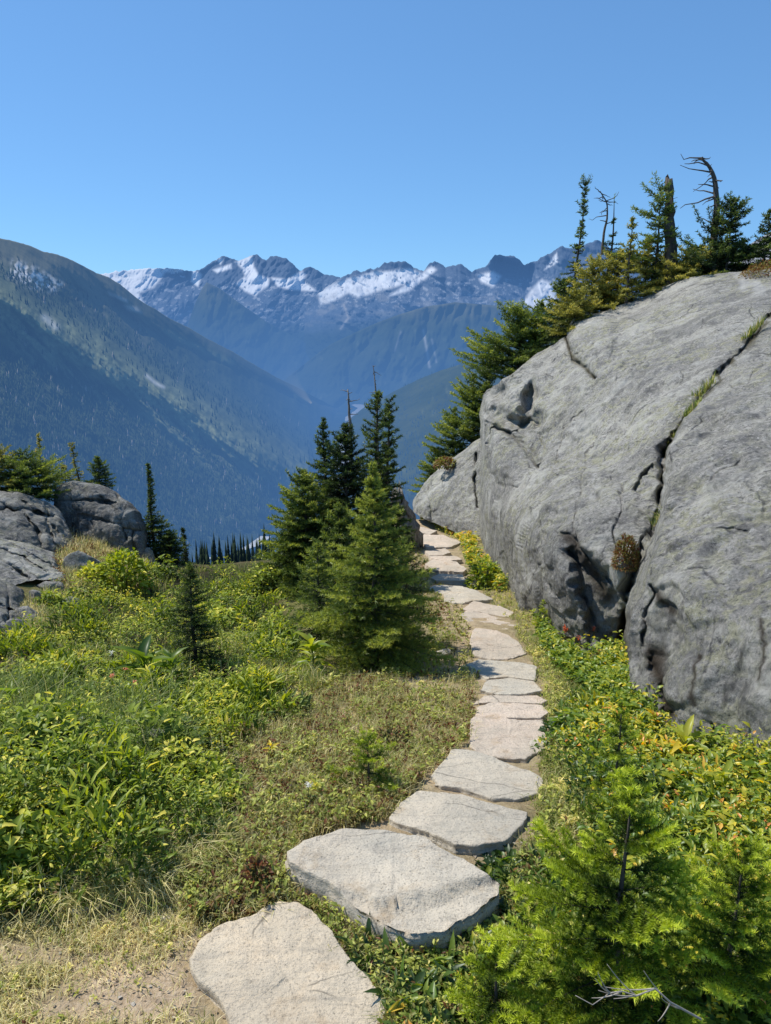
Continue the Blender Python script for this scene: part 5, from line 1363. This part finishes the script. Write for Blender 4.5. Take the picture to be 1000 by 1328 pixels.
tag(A.build('ground_cover', M_HEATH), 'short olive and russet heath plants over the ground beside the path', 'ground cover', kind='stuff')

# --- yellowing plants along the foot of the outcrop
A = Acc()
P, x, y = sample(RIGHT, 3800, .05, dens=lambda x, y: .25 + .75 * smooth(760, 860, x))
pat = pxn(x, y, 40, 26, 95., 3)
herb_field(A, P, np.clip(.04 + .09 * rng.random(len(P)) + .10 * pat + .04 * smooth(850, 950, x), .03, .3), 13, .020 + .022 * rng.random(len(P)) ** 2, .42, .34 + .8 * pat + .12 * smooth(860, 1000, x) * (1 - smooth(1040, 1150, y)), .15)
P, x, y = sample([(600, 700), (640, 740), (655, 770), (625, 762), (606, 735)], 260, .05)
herb_field(A, P, .13 * rng.uniform(.4, 1.2, len(P)), 12, .045, .5, .48, .2)
P, x, y = sample([(690, 800), (745, 855), (830, 925), (820, 950), (760, 900), (705, 850)], 420, .05)
herb_field(A, P, .10 * rng.uniform(.4, 1.2, len(P)), 12, .035, .5, .35, .12)
P, x, y = sample([(540, 672), (575, 680), (620, 700), (612, 712), (575, 690)], 200, .05)
herb_field(A, P, .09 * rng.uniform(.4, 1.2, len(P)), 10, .04, .45, .62, .15)
P, x, y = sample([(765, 850), (822, 855), (860, 925), (845, 950), (790, 905)], 420, .05)
herb_field(A, P, .12 * rng.uniform(.4, 1.3, len(P)), 12, .032, .5, .42, .16)
clumps(A, [(760, 890), (830, 950), (900, 985), (1010, 1010), (1140, 1060), (1140, 1330), (900, 1160), (800, 1060), (750, 990)], 190, None, -.14, .9, .45)
clumps(A, [(645, 1150), (700, 1100), (770, 1200), (640, 1330), (520, 1330), (560, 1220)], 40, None, -.34, .5, .2, True)
tag(A.build('trailside_plants', M_YEL), 'yellowing green plants crowding the foot of the granite outcrop', 'trailside plants', kind='stuff')

# --- grass
A = Acc()
def grass(poly, n, ln, wd, tint, bend=.7, per=7, sg=.01, dens=None, spread=.02):
    P, x, y = sample(poly, n, sg, dens=dens)
    i = np.repeat(np.arange(len(P)), per); m = len(i)
    pat = pxn(x, y, 40, 22, 96., 3)[i]
    b = P[i].copy(); b[:, :2] += rng.normal(0, spread, (m, 2)); b[:, 2] -= .004
    a = rng.uniform(0, 6.283, m); d = np.stack([np.cos(a), np.sin(a), 0 * a], -1)
    blades(A, b, d, ln * rng.uniform(.5, 1.3, m), wd * rng.uniform(.7, 1.3, m), np.clip(tint + .5 * pat + rng.normal(0, .14, m), 0, 1), bend * rng.uniform(.3, 1.5, m))
grass(DRY, 3000, .034, .0022, .88, 1.1, dens=notdirt)
grass(MID, 4200, .06, .0024, .80, .8, dens=notdirt)
grass(VERGE_R, 2600, .05, .003, .66, .9, dens=notdirt)
grass(VERGE_L, 600, .05, .003, .7, .9, dens=notdirt)
grass(FRONT, 1900, .05, .0022, .6, .9, dens=notdirt)
grass(RIGHT, 900, .12, .003, .5, .6)
grass([(-140, 900), (60, 900), (200, 930), (240, 990), (200, 1020), (100, 1010), (-140, 1040)], 420, .26, .004, .45, .9, 9, spread=.04)
grass([(60, 770), (130, 735), (190, 742), (330, 734), (360, 790), (330, 850), (250, 880), (0, 860)], 700, .11, .005, .55, .5, 8, spread=.03)
grass(LUSH, 700, .12, .003, .78, .8, 8, spread=.03)
grass([(280, 830), (400, 850), (420, 900), (330, 900)], 260, .13, .0035, .66, .8, 9, spread=.03)
grass([(190, 1090), (260, 1080), (290, 1110), (200, 1160), (110, 1180), (60, 1185)], 260, .10, .0026, .75, 1.3, 12, spread=.03)
grass([(25, 790), (70, 760), (130, 755), (120, 780), (85, 800), (60, 830), (20, 860)], 260, .10, .004, .86, .6, 10, spread=.03)
grass([(70, 700), (100, 690), (195, 735), (195, 765), (120, 770), (85, 760)], 500, .12, .0045, .82, .7, 9, spread=.04)
grass([(90, 742), (110, 735), (135, 745), (140, 765), (95, 765)], 90, .12, .004, .8, .6, 10, spread=.03)
tag(A.build('grass', M_GRASS), 'short dry and green meadow grass', 'grass', kind='stuff')

# dead leaves, twigs and grit on the bare soil
A = Acc()
P, x, y = sample(EVERY, 5200, 0.0, dens=lambda x, y: 1.1 - notdirt(x, y) + .08)
m = len(P); P[:, 2] += .003
d = rdir(m, 0, 10); L = rng.uniform(.003, .015, m)
leaves(A, P, d, np.array([0, 0, 1.]) + rng.normal(0, .15, (m, 3)), L, L * rng.uniform(.3, .9, m), rng.random(m), .2, .1)
mt = MT('litter'); M_LIT = mt.done(mt.principled(mt.ramp(mt.attr('tint'), [(0, (.20, .15, .10)), (.4, (.28, .20, .13)), (.7, (.28, .22, .15)), (1, (.42, .38, .32))]), .9))
tag(A.build('leaf_litter', M_LIT), 'brown leaf litter and grit on the bare trail soil', 'litter', kind='stuff')

# ------------------------------------------------------------------ plants one can single out
M_HELL = leaf_mat('hellebore_leaves', [(0.0, (0.04, 0.085, 0.014)), (0.5, (0.12, 0.17, 0.025)), (0.8, (0.22, 0.23, 0.03)), (1.0, (0.36, 0.28, 0.04))], .45, .4, .25)
def hellebore(px, py, size, tint, label, nl=9, hgt=None, seed=0):
    p = ground_at(px, py); h = hgt or size * 1.1
    root = empty('broadleaf_plant', p); tag(root, label, 'plant')
    S = Acc(); S.tube(np.array([[0, 0, -.02], [.01, 0, h * .5], [0, .01, h]]), np.array([.007, .006, .003]) * size / .2, 6, .5); S.build('stem', M_STEM, root, True)
    A = Acc(); n = int(nl * 1.5); a = np.arange(n) * 2.4 + seed; e = np.radians(np.linspace(5, 62, n) + rng.normal(0, 6, n))
    d = np.stack([np.cos(a) * np.cos(e), np.sin(a) * np.cos(e), np.sin(e)], -1)
    b = np.stack([0 * a, 0 * a, np.linspace(.15, .95, n) * h], -1)
    L = size * rng.uniform(.45, .95, n)
    leaves(A, b, d, np.array([0, 0, 1.]) + 0 * d, L, L * .34, np.clip(tint + rng.normal(0, .14, n), 0, 1), .5, .45)
    A.build('foliage', M_HELL, root, True)
for px, py, s_, t_, lab, nl, sd_ in ((190, 905, .20, .30, 'large dark green broadleaf plant beside the pink flowers in the left meadow', 14, 0.), (225, 895, .16, .4, 'broad green plant just left of the lone sapling\'s trunk', 10, 1.), (405, 875, .17, .5, 'green broadleaf plant at the left foot of the bright fir', 12, 2.), (380, 855, .13, .5, 'smaller broadleaf plant left of the bright fir\'s lowest branches', 9, 2.5),
        (18, 935, .13, .6, 'long-leaved yellow-green plant at the left edge', 8, 3.), (352, 985, .06, .95, 'small yellow-leaved plant in the middle of the grass', 6, 4.), (410, 1035, .05, .8, 'little pale green rosette plant left of the flagstones', 6, 4.4), (885, 1000, .13, .85, 'yellow broadleaf plant by the foot of the outcrop', 10, 5.), (935, 1060, .13, .7, 'yellow-green plant with curled leaves, lower right of the outcrop', 9, 6.),
        (875, 1040, .11, .55, 'green-yellow plant with long drooping leaves above the largest sapling', 8, 7.), (845, 960, .10, .9, 'bright yellow serrated plant against the wet dark streak of the outcrop', 8, 8.), (120, 925, .11, .5, 'broadleaf plant with upright leaves in the far left herbs', 8, 9.), (60, 1020, .12, .35, 'leafy plant low in the left foreground herbs', 9, 10.), (965, 1035, .09, .95, 'small golden plant at the right edge beneath the outcrop', 8, 11.), (990, 1075, .10, .6, 'tangled green-gold plant in the right edge corner', 8, 12.)):
    hellebore(px, py, s_, t_, lab, nl, None, sd_)

def shrub(px, py, r, h, label, n, ln, tint, mat, base=None, name='shrub', wr=.5):
    p = ground_at(px, py) if base is None else base
    root = empty(name, p); tag(root, label, 'shrub')
    S = Acc(); A = Acc()
    for k in range(14):
        a = rng.uniform(0, 6.28); e = np.array([math.cos(a) * r * .7, math.sin(a) * r * .7, h * rng.uniform(.6, .95)])
        S.tube(e * np.linspace(0, 1, 5)[:, None] ** np.array([1.4, 1.4, .9]), np.linspace(.006, .002, 5), 4, .3)
    S.build('stem', M_STEM, root)
    th = rng.uniform(0, 6.283, n); cz = rng.uniform(-.15, 1, n); rr = rng.uniform(.55, 1.05, n) ** .5
    s_ = np.sqrt(1 - np.clip(cz, 0, 1) ** 2)
    b = np.stack([np.cos(th) * s_ * r * rr, np.sin(th) * s_ * r * rr, h * (.12 + .88 * np.clip(cz, 0, 1) * rr)], -1)
    b *= (1 + .25 * fbm(b * 9 / max(r, .1) * .3 + px, 2))[:, None]
    d = norm(b * np.array([1, 1, .6]) + rng.normal(0, .5 * r, (n, 3)))
    leaves(A, b, d, np.array([0, 0, 1.]) + rng.normal(0, .3, (n, 3)), ln * rng.uniform(.6, 1.2, n), ln * wr * rng.uniform(.8, 1.2, n), np.clip(tint + rng.normal(0, .12, n) + .2 * (rr - .8), 0, 1))
    A.build('foliage', mat, root)
shrub(163, 768, .24, .42, 'rounded willow-like shrub in front of the dark dome boulder', 900, .06, .62, M_HERB)
shrub(120, 760, .14, .20, 'yellow-green tuft growing on the small rocks left of the round shrub', 350, .06, .75, M_HERB)
shrub(628, 762, .16, .26, 'leafy green bush at the foot of the outcrop where the path bends', 520, .05, .45, M_YEL)
shrub(336, 1150, .05, .09, 'dark reddish low bush touching the left of the layered flagstone', 260, .02, .18, M_HEATH)
shrub(505, 965, .07, .09, 'dark low heather bush in the heath left of the square flagstone', 260, .018, .3, M_HEATH)
bx = perch(990, 372, 9.0)
shrub(0, 0, .30, .28, 'orange-brown heather cushion on the outcrop crest at the right edge', 1500, .04, .25, M_HEATH, bx, wr=.3)
bx = perch(578, 606, 10.9)
shrub(0, 0, .16, .14, 'rusty dry tuft on top of the low rock hump', 400, .05, .3, M_HEATH, bx)
bx = rock_at(822, 735) + np.array([-.03, -.03, -.06])
shrub(0, 0, .07, .20, 'red-tipped heather growing in the wide foot of the outcrop\'s crack', 2000, .02, .25, M_HEATH, bx, wr=.3)
for px, py, r_, lab in ((905, 512, .07, 'grass-green tuft in the middle of the diagonal crack'), (872, 575, .07, 'mossy brown tuft low in the diagonal crack'), (972, 440, .08, 'mossy green tuft in the top of the diagonal crack'), (888, 542, .07, 'brown and green tuft just below the grass-green one in the diagonal crack'), (845, 690, .07, 'small green tuft in the crack above the red-tipped heather')):
    bx = rock_at(px, py) + np.array([0, 0, -.02])
    root = empty('grass_tuft', bx); tag(root, lab, 'grass tuft')
    A = Acc(); m = 240; a = rng.uniform(0, 6.283, m)
    t_ = rng.normal(0, 1, m)
    t_ = np.clip(t_, -1.5, 1.5); b = np.stack([t_ * .07, rng.normal(0, .015, m), t_ * .08], -1)
    blades(A, b, np.stack([np.cos(a), np.sin(a), 0 * a], -1), rng.uniform(.05, .16, m), rng.uniform(.004, .007, m), rng.uniform(.2, .9, m), rng.uniform(.4, 1.3, m))
    A.build('foliage', M_GRASS, root)

mt = MT('paintbrush_petals')
M_RED = leaf_mat('paintbrush_petals', [(0.0, (0.30, 0.05, 0.025)), (0.5, (0.40, 0.115, 0.05)), (1.0, (0.45, 0.22, 0.15))], .4)
M_WHITE = leaf_mat('white_petals', [(0.0, (0.5, 0.48, 0.40)), (1.0, (0.78, 0.76, 0.68))], .4)
def flower(px, py, h, label, mat, tint, head=.022, name='wildflower', grp=None):
    p = ground_at(px, py); root = empty(name, p); tag(root, label, 'flower', grp)
    S = Acc(); lx, ly = rng.normal(0, .12 * h, 2)
    S.tube(np.array([[0, 0, -.01], [lx * .3, ly * .3, h * .5], [lx, ly, h]]), [.0022, .0018, .0015], 5, .4)
    n = 6; leaves(S, np.stack([lx * np.linspace(.1, .8, n), ly * np.linspace(.1, .8, n), h * np.linspace(.1, .8, n)], -1), rdir(n, 10, 50), np.array([0, 0, 1.]) + np.zeros((n, 3)), np.full(n, .03), np.full(n, .009), np.full(n, .5))
    S.build('stem', M_STEM, root)
    A = Acc(); n = 22
    b = np.array([lx, ly, h]) + np.stack([rng.normal(0, head * .22, n), rng.normal(0, head * .22, n), rng.uniform(-.6, .6, n) * head], -1)
    leaves(A, b, rdir(n, 15, 75), np.array([0, 0, 1.]) + rng.normal(0, .3, (n, 3)), head * .8 * rng.uniform(.6, 1.1, n), head * .26 * rng.uniform(.7, 1.2, n), np.clip(tint + rng.normal(0, .2, n), 0, 1), .3, .2)
    A.build('bloom', mat, root)
for a_ in ((149, 905, .12, 'pink-red paintbrush bloom left of the large dark broadleaf plant', M_RED, .75, .03), (163, 900, .13, 'pale pink bloom just right of the pink-red one in the left meadow', M_RED, .95, .026), (178, 912, .12, 'faded pink bloom nearest the dark broadleaf plant\'s shade', M_RED, .9, .022),
           (733, 838, .11, 'tall red-orange paintbrush close to the outcrop\'s recess', M_RED, .35, .034), (750, 850, .11, 'orange paintbrush right of the tall red-orange one', M_RED, .5, .024), (768, 842, .13, 'orange paintbrush in the shadow of the outcrop\'s recess', M_RED, .5, .024), (775, 868, .10, 'small orange bloom above the trailing green leaves', M_RED, .5, .02),
           (828, 905, .10, 'orange bloom at the wet dark streak of the outcrop', M_RED, .6, .024), (838, 915, .08, 'reddish bloom lower beside the wet dark streak', M_RED, .45, .02), (892, 945, .13, 'orange bloom against the pale face of the outcrop', M_RED, .55, .02), (933, 965, .15, 'orange bloom below the outcrop\'s dark notch', M_RED, .55, .02), (985, 990, .14, 'orange-red bloom at the right edge below the outcrop', M_RED, .6, .024),
           (665, 752, .10, 'red bloom at the back of the bushy bend in the path', M_RED, .4, .022), (112, 965, .12, 'white flower head among the left meadow herbs', M_WHITE, .8, .022), (172, 1040, .10, 'creamy white bloom low in the left meadow', M_WHITE, .6, .018), (148, 872, .12, 'cream bloom beside the large dark broadleaf plant', M_WHITE, .5, .022), (400, 1050, .08, 'pale seed head in the grass near the layered flagstone', M_WHITE, .5, .018)):
    flower(*a_)

# ------------------------------------------------------------------ dark tree tops below the edge of the meadow
mt = MT('slope_conifer')
M_NT = hazed(mt, mt.principled(mt.ramp(mt.attr('tint'), [(0, (0.008, 0.016, 0.009)), (1, (0.045, 0.07, 0.03))]), .9, spec=.05))
A = Acc(); hz = []
def conifer_tiers(acc, base, h, r, tint):
    nt_ = 12; k = 9
    for i in range(nt_):
        z0 = h * (.08 + .88 * i / nt_); rr = r * (1 - i / nt_) ** .9 + .02 * r
        th = np.arange(k * 2) * math.pi / k + i * .7
        rad = np.where(np.arange(k * 2) % 2 == 0, rr * rng.uniform(.75, 1.2, 2 * k), rr * .35)
        V = np.concatenate([base + np.stack([np.cos(th) * rad, np.sin(th) * rad, z0 - rad * .55], -1), base + np.array([[0, 0, z0 + h * .14]])])
        F = np.stack([np.arange(2 * k), (np.arange(2 * k) + 1) % (2 * k), np.full(2 * k, 2 * k)], -1)
        acc.add(V, F, np.clip(tint + rng.normal(0, .15, 2 * k), 0, 1))
nn_ = 230
for k in range(nn_):
    d = rng.uniform(70, 190); px = rng.uniform(175, 640) if k > 30 else rng.uniform(225, 345)
    py = 735 + rng.normal(0, 2)
    top_py = rng.uniform(690, 733) if px > 260 else rng.uniform(712, 735)
    if rng.random() < .2: top_py -= 12
    tp = at(np.array([px]), np.array([top_py]), np.array([d]))[0]
    h = rng.uniform(10, 17) * d / 120
    conifer_tiers(A, tp - np.array([0, 0, h]), h, h * rng.uniform(.08, .13), rng.uniform(.1, .6))
V = np.concatenate(A.V)
tag(A.build('slope_forest', M_NT, None, False, dict(haze=haze_of(V, 1.0))), 'dark spruce tops rising just beyond the edge of the meadow', 'forest', kind='stuff')

# ------------------------------------------------------------------ smoke far down the valley
mt = MT('smoke')
tr = mt.n('ShaderNodeBsdfTransparent'); em = mt.n('ShaderNodeEmission'); em.inputs[0].default_value = (.42, .55, .78, 1); em.inputs[1].default_value = .6
lw = mt.n('ShaderNodeLayerWeight'); lw.inputs[0].default_value = .5
f = mt.math('MULTIPLY', mt.math('POWER', mt.math('SUBTRACT', 1.0, lw.outputs['Facing']), 2.0), mt.attr('thick'))
mx = mt.n('ShaderNodeMixShader'); mt.l(f, mx.inputs[0]); mt.l(tr.outputs[0], mx.inputs[1]); mt.l(em.outputs[0], mx.inputs[2])
M_SMOKE = mt.done(mx.outputs[0]); M_SMOKE.cycles.emission_sampling = 'NONE'
s = np.linspace(0, 1, 26)
px = np.interp(s, [0, .2, .5, 1], [404, 396, 384, 366]); py = np.interp(s, [0, .2, .5, 1], [523, 515, 502, 478])
C = at(px, py, np.full(26, 5000.)); rad = np.interp(s, [0, .1, .5, 1], [8, 16, 45, 110])
A = Acc(); A.tube(C - C[0], rad, 16, cap=False)
o = A.build('smoke_plume', M_SMOKE, None, True, dict(thick=np.repeat(np.interp(s, [0, .08, .4, 1], [.5, .2, .10, 0]), 16)))
o.location = C[0]
tag(o, 'faint pale smoke plume drifting up from the valley forest', 'smoke')
